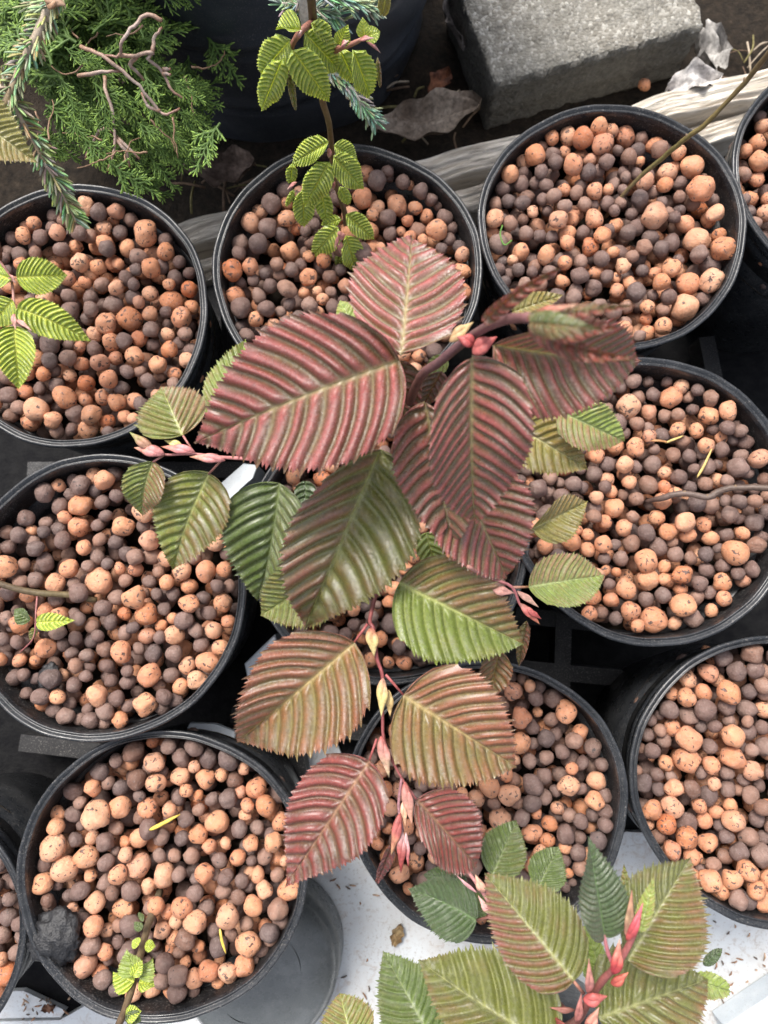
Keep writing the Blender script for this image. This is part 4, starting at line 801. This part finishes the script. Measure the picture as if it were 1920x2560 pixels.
# ------------------------------------------------------------------ clay pebbles
# traced stones: x, y, radius; one list per quarter of the picture
OR = {
'1': '1587,692,42;1127,842,33;1055,937,47;1117,912,38;1567,858,46;1240,945,40;1278,990,28;1627,900,35;1253,1085,40;1240,880,30;380,865,40;515,880,38;632,1010,54;448,977,35;97,940,32;100,1020,36;250,1015,38;455,1045,42;550,1072,38;325,1065,32;495,942,27;145,965,35',
'2': '1065,528,45;777,560,40;852,600,47;938,625,48;930,552,40;980,545,38;1200,562,38;648,672,47;705,570,32;602,620,30;565,678,33;525,740,38;1348,702,52;1362,826,53;1300,640,38;1168,935,57;1258,710,32;1213,798,36;820,715,44;893,687,32;912,827,38;780,822,32;755,950,40;475,945,40;465,1005,33;793,1012,40;905,945,40;940,1020,38;1002,975,35;890,1065,38;1350,1040,58;1480,1085,48;1300,968,42;590,1090,40;643,917,28;1105,700,24;780,640,30;1637,545,35;1613,617,38;1620,697,45;1610,775,35;1650,920,40;55,887,47;135,897,33;235,990,47;100,955,28;130,780,22;185,935,33;75,1002,25',
'3': '348,27,40;422,48,36;655,52,43;510,35,28;740,197,48;817,145,38;785,265,46;830,222,35;458,295,45;560,275,52;597,360,37;650,165,37;650,253,36;410,340,36;725,337,32;733,405,42;683,472,42;580,432,44;500,442,33;430,462,43;350,465,36;303,520,30;373,550,38;468,535,42;280,610,52;370,622,35;500,625,40;585,625,38;395,688,45;160,668,53;110,588,38;130,718,42;225,705,38;187,510,33;383,750,42;540,695,35;445,610,36;465,715,38;755,510,36;365,115,32;985,68,46;1080,45,36;1330,90,38;1008,172,43;1490,130,33;1365,245,36;1105,270,38;1185,295,30;1372,152,26;1313,160,28;1115,370,30;403,937,40;452,967,43;250,985,32;345,1075,53;1265,950,38;1290,1000,30',
'4': '1240,52,42;1310,122,53;1415,110,50;1302,225,63;1200,115,40;918,68,34;1030,45,34;1060,118,34;1135,220,32;1130,272,32;1207,305,42;1137,335,38;772,110,32;343,65,40;352,158,35;1000,95,28;1168,75,30;1005,148,35;1060,650,52;1290,540,35;1245,605,47;1145,677,35;1407,690,45;1520,662,42;1085,825,43;920,860,38;1000,820,42;1040,900,38;965,965,33;1060,975,33;985,1022,32;918,1045,34;990,1085,45;1620,875,48;1390,820,38;1205,1000,33;1208,935,32;1350,755,36;1460,785,28;1440,965,28',
'5': '338,67,45;535,60,48;363,155,37;25,235,50;298,247,43;237,307,42;430,300,65;580,372,52;630,438,50;718,305,37;817,405,43;962,392,46;888,258,47;970,248,40;755,530,42;635,535,40;925,513,38;522,608,47;645,705,54;898,648,52;195,590,45;85,643,32;420,793,50;630,833,48;852,740,45;785,755,38;245,800,36;160,870,35;520,903,38;985,472,36;955,585,40;697,490,30;200,430,43;92,480,48;815,665,42;820,320,38;517,243,28;140,78,27;585,250,38;540,440,33;1205,510,32;1640,550,40;1600,640,38;155,640,28;268,705,30',
'6': '1035,68,38;1300,45,47;950,138,42;878,165,38;1178,25,38;1228,85,38;1385,55,36;1520,172,60;1415,115,36;1135,212,52;1210,237,35;1137,295,47;1043,330,46;1287,270,45;1292,402,54;1163,465,62;1063,425,45;1415,427,34;1463,305,40;1555,300,32;897,367,47;1255,480,34;877,97,28;830,80,28;957,252,27;1005,260,24;980,380,38;1310,100,38;1283,335,32;1400,692,43;1305,803,43;1378,778,38;1490,782,53;1250,935,38;1312,978,50;1240,785,36;1310,720,40;1500,965,53;1635,855,40;1510,1063,52;1412,1090,40;1310,1075,57;1220,1085,36;558,775,45;630,752,32;590,885,45;787,865,47;590,998,50;845,950,36;665,865,25;20,650,30;88,650,38;1555,680,20',
'7': '678,65,45;780,38,45;890,42,46;1105,85,50;400,85,38;515,170,47;420,200,62;640,175,43;733,180,37;935,235,55;860,285,45;600,300,45;1150,165,52;1210,235,42;1060,205,34;1085,325,37;1180,325,42;230,340,57;275,435,58;370,385,52;600,425,53;165,505,48;710,465,50;885,455,42;1030,385,38;1115,460,34;510,460,42;410,580,45;535,605,44;1250,525,50;985,640,53;1070,775,53;845,665,48;790,600,46;1100,585,45;1135,530,38;355,865,52;450,790,36;465,700,30;315,612,30;700,700,38;755,740,36;858,770,30;900,880,47;1070,865,45;840,915,43;990,880,38;650,1060,50;735,1035,36;908,1035,45;1030,950,38;375,965,38;450,1010,40;230,190,36;570,1000,40;800,838,28;955,955,30;400,300,33;545,318,28;725,620,33;390,465,30;400,690,45;240,255,38;25,995,50;30,885,52;640,510,35;905,340,34;975,325,28;1230,400,26;855,120,28;1045,100,30',
'8': '795,78,47;540,110,46;918,55,47;453,85,45;917,145,42;500,220,55;748,172,33;718,240,37;640,280,42;705,310,36;780,342,32;657,195,27;138,400,38;70,458,40;40,578,45;95,535,30;885,375,36;110,660,42;395,130,42;15,495,28;1160,182,46;1248,155,45;1215,255,45;1310,300,48;1255,95,40;1380,225,38;1400,322,43;1505,235,47;1435,188,34;1238,348,43;1410,490,48;1330,382,40;1503,490,42;1560,443,45;1598,532,45;1630,620,50;1453,562,42;1340,535,32;1335,465,32;1590,15,42;1140,248,28;1495,160,33;410,30,30;800,460,26;20,260,30;420,650,30;470,715,30;1350,390,30',
}
BR = {
'1': '1210,795,40;1175,880,42;1630,775,40;1155,985,43;1115,1050,44;1217,1015,38;1350,970,35;725,1030,36;430,930,38;520,1003,35;175,1025,36;225,910,34;30,1005,34;565,950,35;1350,1050,36;1000,1040,38;345,1010,36;265,1065,36;150,1060,30;390,1020,34;1560,800,36;435,880,36',
'2': '838,512,36;905,508,30;1128,560,32;1100,625,35;1060,680,38;730,665,38;587,787,35;480,800,35;655,790,30;770,885,35;463,880,35;1105,860,40;1445,858,32;620,850,32;85,785,35;228,835,30;300,918,35;345,1055,32;145,1000,38;535,870,34;545,965,33;660,600,28;600,735,28;680,740,34;700,800,32;735,855,34;850,800,28;880,745,38;925,740,32;960,700,34;990,800,33;1035,745,30;1190,645,40;1240,605,26;1280,790,34;1340,870,36;1275,850,30;1070,925,32;905,885,26;965,880,32;1010,650,24;1090,985,38;1150,1030,38;860,1005,36;720,1025,30;620,1010,36;670,1020,32;600,950,26;530,1030,30;690,860,28;705,910,26;1085,750,30;1140,760,30;1160,830,32;1385,770,30;1270,910,28;1230,920,30;165,830,34;165,800,28;25,1010,32;285,1035,30;235,885,20;300,985,28;15,740,30;35,720,28',
'3': '650,322,38;440,125,35;757,92,35;545,100,38;800,335,36;545,365,38;410,400,38;550,500,33;218,450,38;215,385,48;35,600,40;50,690,33;640,540,37;245,555,38;325,685,40;245,757,32;310,750,32;820,75,28;375,272,32;575,180,33;1045,222,48;1243,150,43;1257,62,36;1168,130,35;1150,228,38;1340,212,36;1430,158,28;1055,355,35;1425,90,32;345,990,42;310,950,35;183,1010,42;498,915,38;440,1060,38;258,1080,38;490,210,40;660,385,30;390,185,34;300,175,34;290,440,38;700,45,32;775,25,32;605,500,30;620,480,28;690,520,28;525,570,34;300,385,30;775,380,32;235,490,32;820,410,34;1035,110,30;1215,240,28;1250,200,30;1440,220,36;1480,200,28;1235,290,34;1145,325,28;1195,35,32;1095,105,30;1035,310,30;505,1035,34;415,1010,30;560,1040,30;310,1020,30;1210,80,30;1300,40,28;1470,60,28',
'4': '850,30,36;845,85,40;905,140,42;1228,172,36;1203,235,33;1380,185,35;1040,290,32;580,60,33;1415,35,45;1080,540,36;1160,600,34;1020,565,32;1360,573,32;1410,612,38;1093,725,36;1140,745,30;1095,612,34;1270,685,32;1495,718,38;1203,775,36;1248,860,37;1160,900,38;965,900,36;905,940,38;1150,990,43;815,985,38;770,1035,38;1275,955,38;1400,915,34;1460,838,38;1520,925,48;1545,860,40;1530,750,33;1325,865,35;1580,705,36;1410,1080,40;510,25,26;540,80,28;650,45,30;940,10,36;1115,65,30;830,145,32;1270,20,28;1160,170,26;1140,545,26;1220,545,28;1315,605,28;1330,665,30;1040,770,28;1420,750,28;1290,800,32;1500,790,26;1165,835,28;1085,910,30;1040,945,28;1090,1050,34;1030,1030,26;710,1020,32;760,980,26;860,1000,30;910,1090,30;1320,1000,32;1390,985,34;1370,860,26;1440,900,26;1490,960,30;1600,1010,30;1570,940,28;1540,1060,34;1590,1060,34;1340,920,28;1630,770,38;1480,1060,30;1215,690,32',
'5': '425,55,32;270,120,42;35,150,35;195,215,42;105,225,32;550,180,36;655,190,40;420,195,35;430,120,33;155,295,38;445,415,38;545,295,32;505,370,36;710,420,35;905,435,38;478,475,36;540,525,38;450,590,38;400,495,36;665,612,43;755,615,42;870,570,38;740,705,36;555,735,36;505,805,36;710,800,38;775,828,33;710,870,38;455,865,40;275,905,40;225,880,36;380,930,38;453,935,32;340,915,30;380,860,27;180,800,42;35,740,40;220,720,45;465,665,36;480,730,34;325,665,35;375,620,34;325,545,34;275,575,32;980,180,34;750,355,34;845,510,38;880,370,34;990,320,32;620,60,34;500,130,34;30,85,36;110,25,38;200,45,30;255,75,34;90,300,36;320,310,32;645,300,30;685,260,30;940,320,34;320,745,34;370,710,30;395,560,32;600,590,30;800,465,40;70,560,34;30,460,34;110,550,30;320,445,30;160,720,30;555,840,32;550,640,30;690,750,30;105,795,30;100,705,32;385,670,28;340,460,32;620,350,28;1430,520,36;1490,530,34;1265,560,34;1350,560,38;1530,485,32;1630,400,22;150,130,30;15,550,34;50,500,24;275,800,22;300,825,30',
'6': '1185,150,40;1135,90,42;1070,135,40;1023,200,34;1390,183,36;1390,252,36;1465,232,34;1365,308,38;1205,360,38;1130,375,38;1335,460,43;1615,265,38;950,200,32;1260,185,37;1480,100,34;1350,370,34;1000,460,32;940,435,32;905,15,35;1525,680,43;1600,675,38;1590,600,45;1470,628,45;1385,850,48;1320,885,45;1230,857,42;1480,845,40;1575,775,34;1570,850,42;1135,962,34;1160,1030,37;1405,1012,38;1210,985,34;1575,950,40;545,700,35;605,705,30;685,728,32;655,805,34;750,780,42;722,895,34;640,930,37;700,975,38;903,1018,43;820,990,38;770,1035,38;700,1060,38;630,1075,34;1600,45,38;1630,110,34;1530,30,30;1240,130,28;995,140,28;970,310,30;1325,200,32;1305,290,28;1405,350,30;1440,150,24;1155,895,30;1185,880,24;1490,895,32;1430,930,34;1365,920,30;1640,690,34;1640,790,28;1545,1020,28;1590,1030,32;1630,930,34;1110,1020,26;960,1085,30;855,1085,34;510,770,30;740,960,28;590,840,28;640,1000,28;310,705,30;370,700,26',
'7': '308,95,40;520,85,38;770,130,35;987,130,38;915,135,30;860,180,30;697,300,40;785,305,35;800,220,38;830,380,38;755,378,32;460,408,40;455,320,38;325,310,32;155,415,42;345,530,42;565,530,45;1035,260,42;950,400,35;965,530,38;890,608,38;1170,710,45;1245,680,38;1065,675,37;1205,765,36;1175,820,33;710,845,45;770,905,43;765,965,43;685,930,42;440,915,42;250,855,40;795,1060,34;395,765,40;510,752,32;515,680,34;360,655,32;455,495,36;1200,615,48;1200,460,33;1145,385,36;590,50,45;1015,50,38;1110,255,35;312,200,40;470,65,30;610,210,32;500,260,34;500,360,24;430,20,38;350,250,24;690,380,32;840,545,38;1030,555,36;1045,490,34;945,770,46;1000,720,34;925,700,34;770,790,30;650,610,34;650,660,30;300,550,34;240,505,28;160,610,32;205,570,34;165,670,30;845,480,28;930,460,28;1075,510,30;1170,285,30;1090,400,28;1000,600,28;1130,860,24;1080,915,30;640,0,30;730,210,28;890,1090,20;320,940,32;500,960,34;520,1020,34;350,700,26;580,720,26;10,720,38;700,20,30;470,830,26;850,1010,32;640,730,28',
'8': '642,72,45;690,38,35;640,150,42;595,215,36;800,205,33;785,283,42;850,230,36;930,305,43;985,195,36;990,125,34;960,255,38;850,430,38;1120,65,40;1310,235,47;1400,120,45;1325,90,40;1185,90,34;1160,308,38;1195,380,34;1537,370,42;1425,412,35;1465,380,34;1500,95,33;1630,375,48;1610,215,38;1570,295,43;1370,20,32;1540,600,34;1590,130,38;1480,20,34;1615,150,40;560,50,34;160,75,30;210,65,28;120,20,36;575,150,32;695,125,34;740,100,28;850,90,30;905,200,30;845,300,30;780,400,30;860,560,26;830,560,24;840,600,24;815,500,20;870,590,20;1520,590,44;1540,630,40;1375,560,28;1450,250,30;1480,290,32;1540,220,24;1530,100,26;1240,40,28;1550,50,30;1640,300,34;1360,440,24;205,420,32;110,300,34;70,190,30;1175,30,34;1090,15,30',
}
PBM = []
def ico(sub):
    import bmesh
    b = bmesh.new(); bmesh.ops.create_icosphere(b, subdivisions=sub, radius=1); v = np.array([tuple(q.co) for q in b.verts]); f = np.array([[q.index for q in p.verts] for p in b.faces]); b.free(); return v, f
icoH = ico(3); icoL = ico(2)
def lump(v, seed):
    r_ = np.random.default_rng(seed); u = np.zeros(len(v))
    for k in range(5):
        d = r_.normal(size=3); d /= np.linalg.norm(d); u += r_.uniform(.012, .060)*np.sin((v@d)*r_.uniform(1.8, 6.5) + r_.uniform(0, 6))
    for k in range(r_.integers(0, 3)):
        d = r_.normal(size=3); d /= np.linalg.norm(d); u += r_.uniform(-.10, .10)*np.exp(-((v@d-1)/.22)**2)
    s = 1 + r_.uniform(-.10, .10, 3); v = v*(1+u)[:, None]*s
    for k in range(r_.integers(0, 3)):                                  # broken and pressed faces
        d = r_.normal(size=3); d /= np.linalg.norm(d); q = v@d; lim = r_.uniform(.74, .92); v = v - np.clip(q-lim, 0, None)[:, None]*d*.9
    return v
HI = [lump(icoH[0], 50+i) for i in range(24)]; LO = [lump(icoL[0], 50+i) for i in range(24)]
def inpot(x, y, P, m=0.0): return ((x-P['c'].x)/(P['a']-m))**2 + ((y-P['c'].y)/(P['b']-m))**2
stones = []      # x, y, z, r, colour, pot
byp = {k: [] for k in pots}
for tab, colr in ((OR, 0), (BR, 1)):
    for v_, s_ in tab.items():
        for t in s_.split(';'):
            x, y, r = map(float, t.split(','))
            best = None
            for k, P in pots.items():
                zs = P['z'] - .010; p = at(v_, x, y, zs); q = inpot(p.x, p.y, P)
                if q < 1.0 and (best is None or q < best[0]): best = (q, k, p, r*VIEWS[v_][2]*proj(p)[2]/FPX)
            if best: byp[best[1]].append((best[2], best[3], colr, v_, x, y))
def settle(x, y, r, arr, n, floor):
    if n == 0: return floor + r
    A_ = arr[:n]; d2 = (A_[:, 0]-x)**2 + (A_[:, 1]-y)**2; rr = (A_[:, 3]+r)*.97; m = d2 < rr*rr
    if not m.any(): return floor + r
    return max(floor + r, float((A_[m, 2] + np.sqrt(rr[m]**2 - d2[m])).max()))
for k, P in pots.items():
    arr = np.zeros((900, 6)); n = 0; ra, rb = P['a']*.945, P['b']*.945; zs = P['z'] - .010; floor = zs - .034
    def fill(N_, rlo, rhi, K, nmax, zcap, pbr=.55):
        global n
        for i in range(N_):
            r = rng.uniform(rlo, rhi); best = None
            for q in range(K):
                a = rng.uniform(0, 6.2832); d = math.sqrt(rng.random()); x = P['c'].x + d*math.cos(a)*(ra-r); y = P['c'].y + d*math.sin(a)*(rb-r); z = settle(x, y, r, arr, n, floor)
                if best is None or z < best[2]: best = (x, y, z)
            if best[2] > zcap: continue
            if n >= nmax: return
            arr[n] = (*best, r, rng.random() < pbr, 0); n += 1
    fill(190 if k != 'below' else 150, .0042, .0058, 6, 240, zs - .013)
    tr = byp[k]; tr.sort(key=lambda t: t[1])
    for p, r, c_, v_, x, y in tr:
        r = min(r*.96, .0078)
        z = min(settle(p.x, p.y, r*.93, arr, n, floor), zs + .002); z = max(z, zs - .006)
        # stay on the sight line of the traced stone, and inside the pot
        p = at(v_, x, y, z); e = inpot(p.x, p.y, P, P['a']*.055 + r*.95)
        if e > 1: f_ = 1/math.sqrt(e); p.x = P['c'].x + (p.x-P['c'].x)*f_; p.y = P['c'].y + (p.y-P['c'].y)*f_
        arr[n] = (p.x, p.y, z, r, c_, 1); n += 1
    fill(90, .0048, .0062, 12, 660, zs + .0005, .55); fill(260, .0036, .0050, 12, 850, zs - .001, .6)
    # push apart the stones that overlap most
    S_ = arr[:n]
    for it in range(14):
        d = S_[:, None, :3] - S_[None, :, :3]; dist = np.sqrt((d**2).sum(2)) + 1e-9; np.fill_diagonal(dist, 9)
        ov = np.clip((S_[:, 3][:, None] + S_[:, 3][None, :])*.95 - dist, 0, None); w_ = np.where(S_[:, 5] > 0, .16, .5)
        mv = (d/dist[:, :, None]*ov[:, :, None]).sum(1); S_[:, :3] += mv*w_[:, None]
        q = np.sqrt(((S_[:, 0]-P['c'].x)/(ra-S_[:, 3]))**2 + ((S_[:, 1]-P['c'].y)/(rb-S_[:, 3]))**2); m = q > 1
        S_[m, 0] = P['c'].x + (S_[m, 0]-P['c'].x)/q[m]; S_[m, 1] = P['c'].y + (S_[m, 1]-P['c'].y)/q[m]
        S_[:, 2] = np.clip(S_[:, 2], floor+.004, zs + .004)
    for q in S_: stones.append((*q[:5], k))
# which show largest: paint discs and leaf points into a small depth buffer
Wd, Ht = 960, 1280; zb = np.full((Ht, Wd), 9.0); ids = np.full((Ht, Wd), -1)
order = []
for i, s in enumerate(stones):
    px, py, dep = proj(s); px /= 2; py /= 2; r = s[3]*FPX/dep/2
    x0, x1, y0, y1 = int(px-r), int(px+r)+2, int(py-r), int(py+r)+2
    if x1 < 1 or y1 < 1 or x0 >= Wd or y0 >= Ht: continue
    x0, y0, x1, y1 = max(x0, 0), max(y0, 0), min(x1, Wd), min(y1, Ht)
    yy, xx = np.mgrid[y0:y1, x0:x1]; d2 = (xx-px)**2 + (yy-py)**2; dz = dep - np.sqrt(np.clip(r*r-d2, 0, None))/r*s[3]
    m = (d2 < r*r) & (dz < zb[y0:y1, x0:x1]); zb[y0:y1, x0:x1][m] = dz[m]; ids[y0:y1, x0:x1][m] = i
for p in OCC:
    px, py, dep = proj(p); px = int(px/2); py = int(py/2); ids[max(py-4, 0):max(py+5, 0), max(px-4, 0):max(px+5, 0)] = -1
cntv = np.bincount(ids[ids >= 0].ravel(), minlength=len(stones)); top = set(np.argsort(-cntv)[:300].tolist())
print('STONES', len(stones), 'visible', int((cntv > 3).sum()), 'smallest picked', int(sorted(cntv)[-300]))
mats = [M['clay_orange'], M['clay_brown']]
hi_me = [[mkmesh('clay_pebble', HI[i], [tuple(map(int, t)) for t in icoH[1]], mats[c]) for i in range(24)] for c in (0, 1)]
for c in (0, 1):
    for me in hi_me[c]:
        me.materials.clear(); me.materials.append(mats[c])
LB = {}
def where(s, P):
    dx, dy = (s[0]-P['c'].x)/P['a'], (s[1]-P['c'].y)/P['b']; d = math.hypot(dx, dy)
    if d < .22: return 'at the middle'
    a = int(((math.degrees(math.atan2(dy, dx)) + 15) % 360)//30); nm = ['right', 'right-upper', 'upper-right', 'far', 'upper-left', 'left-upper', 'left', 'left-lower', 'lower-left', 'near', 'lower-right', 'right-lower'][a]
    return ('against the %s wall' if d > .83 else 'near the %s rim' if d > .68 else 'on the %s part' if d > .46 else 'just %s of the middle') % nm
batches = {(c, lo): ([], []) for c in (0, 1) for lo in (0, 1)}; offs = {k: 0 for k in batches}
for i, s in enumerate(stones):
    c = int(s[4]); j = int(rng.integers(0, 24)); q = rng.normal(size=4); q /= np.linalg.norm(q)
    w_, x_, y_, z_ = q; Rm = np.array([[1-2*(y_*y_+z_*z_), 2*(x_*y_-z_*w_), 2*(x_*z_+y_*w_)], [2*(x_*y_+z_*w_), 1-2*(x_*x_+z_*z_), 2*(y_*z_-x_*w_)], [2*(x_*z_-y_*w_), 2*(y_*z_+x_*w_), 1-2*(x_*x_+y_*y_)]])
    if i in top:
        P = pots[s[5]]; o = bpy.data.objects.new('clay_pebble', hi_me[c][j]); scene.collection.objects.link(o)
        o.matrix_world = Matrix(((*(Rm[0]*s[3]), s[0]), (*(Rm[1]*s[3]), s[1]), (*(Rm[2]*s[3]), s[2]), (0, 0, 0, 1)))
        nb = min((t for t in stones if t is not s and abs(t[0]-s[0]) < .03 and abs(t[1]-s[1]) < .03 and t[2] > s[2]-.004), key=lambda t: (t[0]-s[0])**2 + (t[1]-s[1])**2, default=None)
        size = 'large' if s[3] > .0066 else 'medium' if s[3] > .0052 else 'small'
        tag(o, '%s %s clay pebble %s of the %s' % (size, ('orange', 'brown')[c], where(s, P), P['phrase']) if LB.get((size, c, where(s, P), s[5]), 0) == 0 or nb is None else '%s pebble by %s %s one %s of the %s' % (('orange', 'brown')[c], 'larger' if nb[3] > s[3] else 'smaller', ('orange', 'brown')[int(nb[4])], where(s, P), P['phrase']), 'pebble', 'clay pebbles filling the pots'); LB[(size, c, where(s, P), s[5])] = 1
    else:
        lo = 0 if cntv[i] > 3 else 1; V0, F0 = ((HI[j], icoH[1]) if s[3] > .006 and not lo else (LO[j], icoL[1]))
        vb, fb = batches[(c, lo)]; vb.append((V0@Rm.T)*s[3] + np.array(s[:3])); fb.append(F0 + offs[(c, lo)]); offs[(c, lo)] += len(V0)
def big(name, keys):
    vs = []; fs = []; mi = []; off = 0
    for k in keys:
        if not batches[k][0]: continue
        v = np.concatenate(batches[k][0]); f = np.concatenate(batches[k][1]) + off; off += len(v); vs.append(v); fs.append(f); mi += [k[0]]*len(f)
    v = np.concatenate(vs); f = np.concatenate(fs); me = bpy.data.meshes.new(name); me.vertices.add(len(v)); me.vertices.foreach_set('co', v.ravel())
    me.loops.add(len(f)*3); me.loops.foreach_set('vertex_index', f.ravel()); me.polygons.add(len(f)); me.polygons.foreach_set('loop_start', np.arange(len(f))*3)
    me.materials.append(mats[0]); me.materials.append(mats[1]); me.polygons.foreach_set('material_index', mi); me.update(calc_edges=True); me.validate()
    me.polygons.foreach_set('use_smooth', [True]*len(f)); o = bpy.data.objects.new(name, me); scene.collection.objects.link(o); return o
o = big('clay_pebbles', list(batches)); tag(o, 'remaining smaller orange and brown clay pebbles heaped in all the pots', 'pebbles', None, 'stuff')
o = bpy.data.objects.new('clay_pebble', hi_me[0][3]); scene.collection.objects.link(o); o.location = at('2', 1126, 366, .03); o.scale = (.0048,)*3
tag(o, 'single stray orange pebble lying on the soil below the concrete block', 'pebble')
# ------------------------------------------------------------------ small things lying on the pebbles
def onpile(v_, x, y, dz=.0):
    """point on the heap under this picture point"""
    p = at(v_, x, y, .148); px, py, _ = proj(p); z = .145
    best = [s[2]+s[3]*.8 for s in stones if (s[0]-p.x)**2 + (s[1]-p.y)**2 < (s[3]*1.3)**2]
    return at(v_, x, y, (max(best) if best else z) + dz)
def needle_(v_, x0, y0, x1, y1, wd, c, label):
    a, b_ = onpile(v_, x0, y0, .001), onpile(v_, x1, y1, .001); z = max(a.z, b_.z); a.z = b_.z = z; m_ = MB(); mid_ = (a+b_)/2 + Vector((0, 0, .0015))
    m_.tube(smooth_path([a, a.lerp(mid_, .5)+Vector((0, 0, .0005)), mid_, b_], 4), [wd*q for q in (.25, .7, .9, 1, 1, 1, 1, 1, .95, .9, .8, .6, .25)], 6, c, .35); o = m_.build('dry_needle', M['bud']); tag(o, label, 'dry needle', 'fallen yellow needles'); return o
YL = (.62, .46, .08); ST_ = (.55, .40, .14)
needle_('7', 645, 268, 785, 193, .0011, YL, 'bright yellow sliver near the top of the lower left pot'); needle_('7', 953, 688, 976, 803, .0008, YL, 'short yellow sliver right of centre in the lower left pot'); needle_('7', 458, 948, 522, 1088, .0010, YL, 'yellow sliver beside the sprouting stem at the bottom edge')
needle_('4', 1352, 958, 1412, 830, .0008, ST_, 'straw coloured needle on the middle right pot standing steep'); needle_('4', 1150, 800, 1235, 805, .0007, (.40, .20, .08), 'reddish needle lying flat on the middle right pot'); needle_('4', 1215, 808, 1285, 782, .0007, ST_, 'pale needle tip beside the reddish one on the middle right pot')
# black clump
cp = onpile('7', 237, 735, .005); cp = at('7', 245, 728, max(cp.z, .159)); vI, fI = ico(4); r_ = np.random.default_rng(5); u = np.zeros(len(vI))
for k in range(26):
    d = r_.normal(size=3); d /= np.linalg.norm(d); u += .5/(1+k*.12)*(np.abs(np.sin((vI@d)*r_.uniform(2, 16)+r_.uniform(0, 6)))-.45)*.62
vI = vI*(.72+u*.42)[:, None]*np.array([.0135, .0140, .0075])
sB = N('charred_black'); M['char'] = sB.fin(sB.ramp(sB.noise(700, 5, .7), [(.35, (.006, .006, .007)), (.75, (.035, .035, .038))]), .5, sB.bump(sB.noise(900, 4), .8, .0008))
o = link('black_clump', mkmesh('black_clump', vI, [tuple(map(int, t)) for t in fI], M['char'], True), None, cp); tag(o, 'ragged black lump of charred bark at the left rim of the lower left pot', 'lump')
cp = onpile('5', 215, 715, .002); o = link('black_clump', mkmesh('black_clump', vI*np.array([.42, .55, .5]), [tuple(map(int, t)) for t in fI], M['char'], True), None, cp); tag(o, 'smaller blackish lump among brown pebbles in the middle left pot', 'lump')
# clover and grass
cl = empty('clover_seedling', onpile('2', 1465, 990), 'tiny green clover leaves at the right of the upper right pot', 'seedling')
for dx, dy in ((-18, 8), (12, -14), (22, 12)):
    c_ = onpile('2', 1465+dx, 985+dy, .0018); ring = [c_ + Vector((.0013*math.cos(a), .0013*math.sin(a), .0003*math.sin(2*a))) for a in np.linspace(0, 6.283, 12)[:-1]]
    part('leaf', [c_] + ring + [p - Vector((0, 0, .0003)) for p in ring], [(0, i+1, (i+1) % 11+1) for i in range(11)] + [(i+1, i+12, (i+1) % 11+12, (i+1) % 11+1) for i in range(11)], M['needle'], cl, True, np.array([(.10, .26, .06)]*23))
for v_, pts in (('2', [(80, 700), (95, 722), (98, 745)]), ('2', [(510, 980), (500, 1020), (520, 1058), (545, 1060)])):
    b = MB(); P = [onpile(v_, *q, .0005) for q in pts]; zt_ = max(p.z for p in P)
    for p in P: p.z = zt_
    b.tube(smooth_path(P, 4), .0005, 5, (.10, .22, .04), .5); o = b.build('grass_blade', M['needle']); tag(o, 'thin green grass blade among pebbles of the upper %s' % ('middle pot' if pts[0][0] < 200 else 'right pot'), 'grass blade')
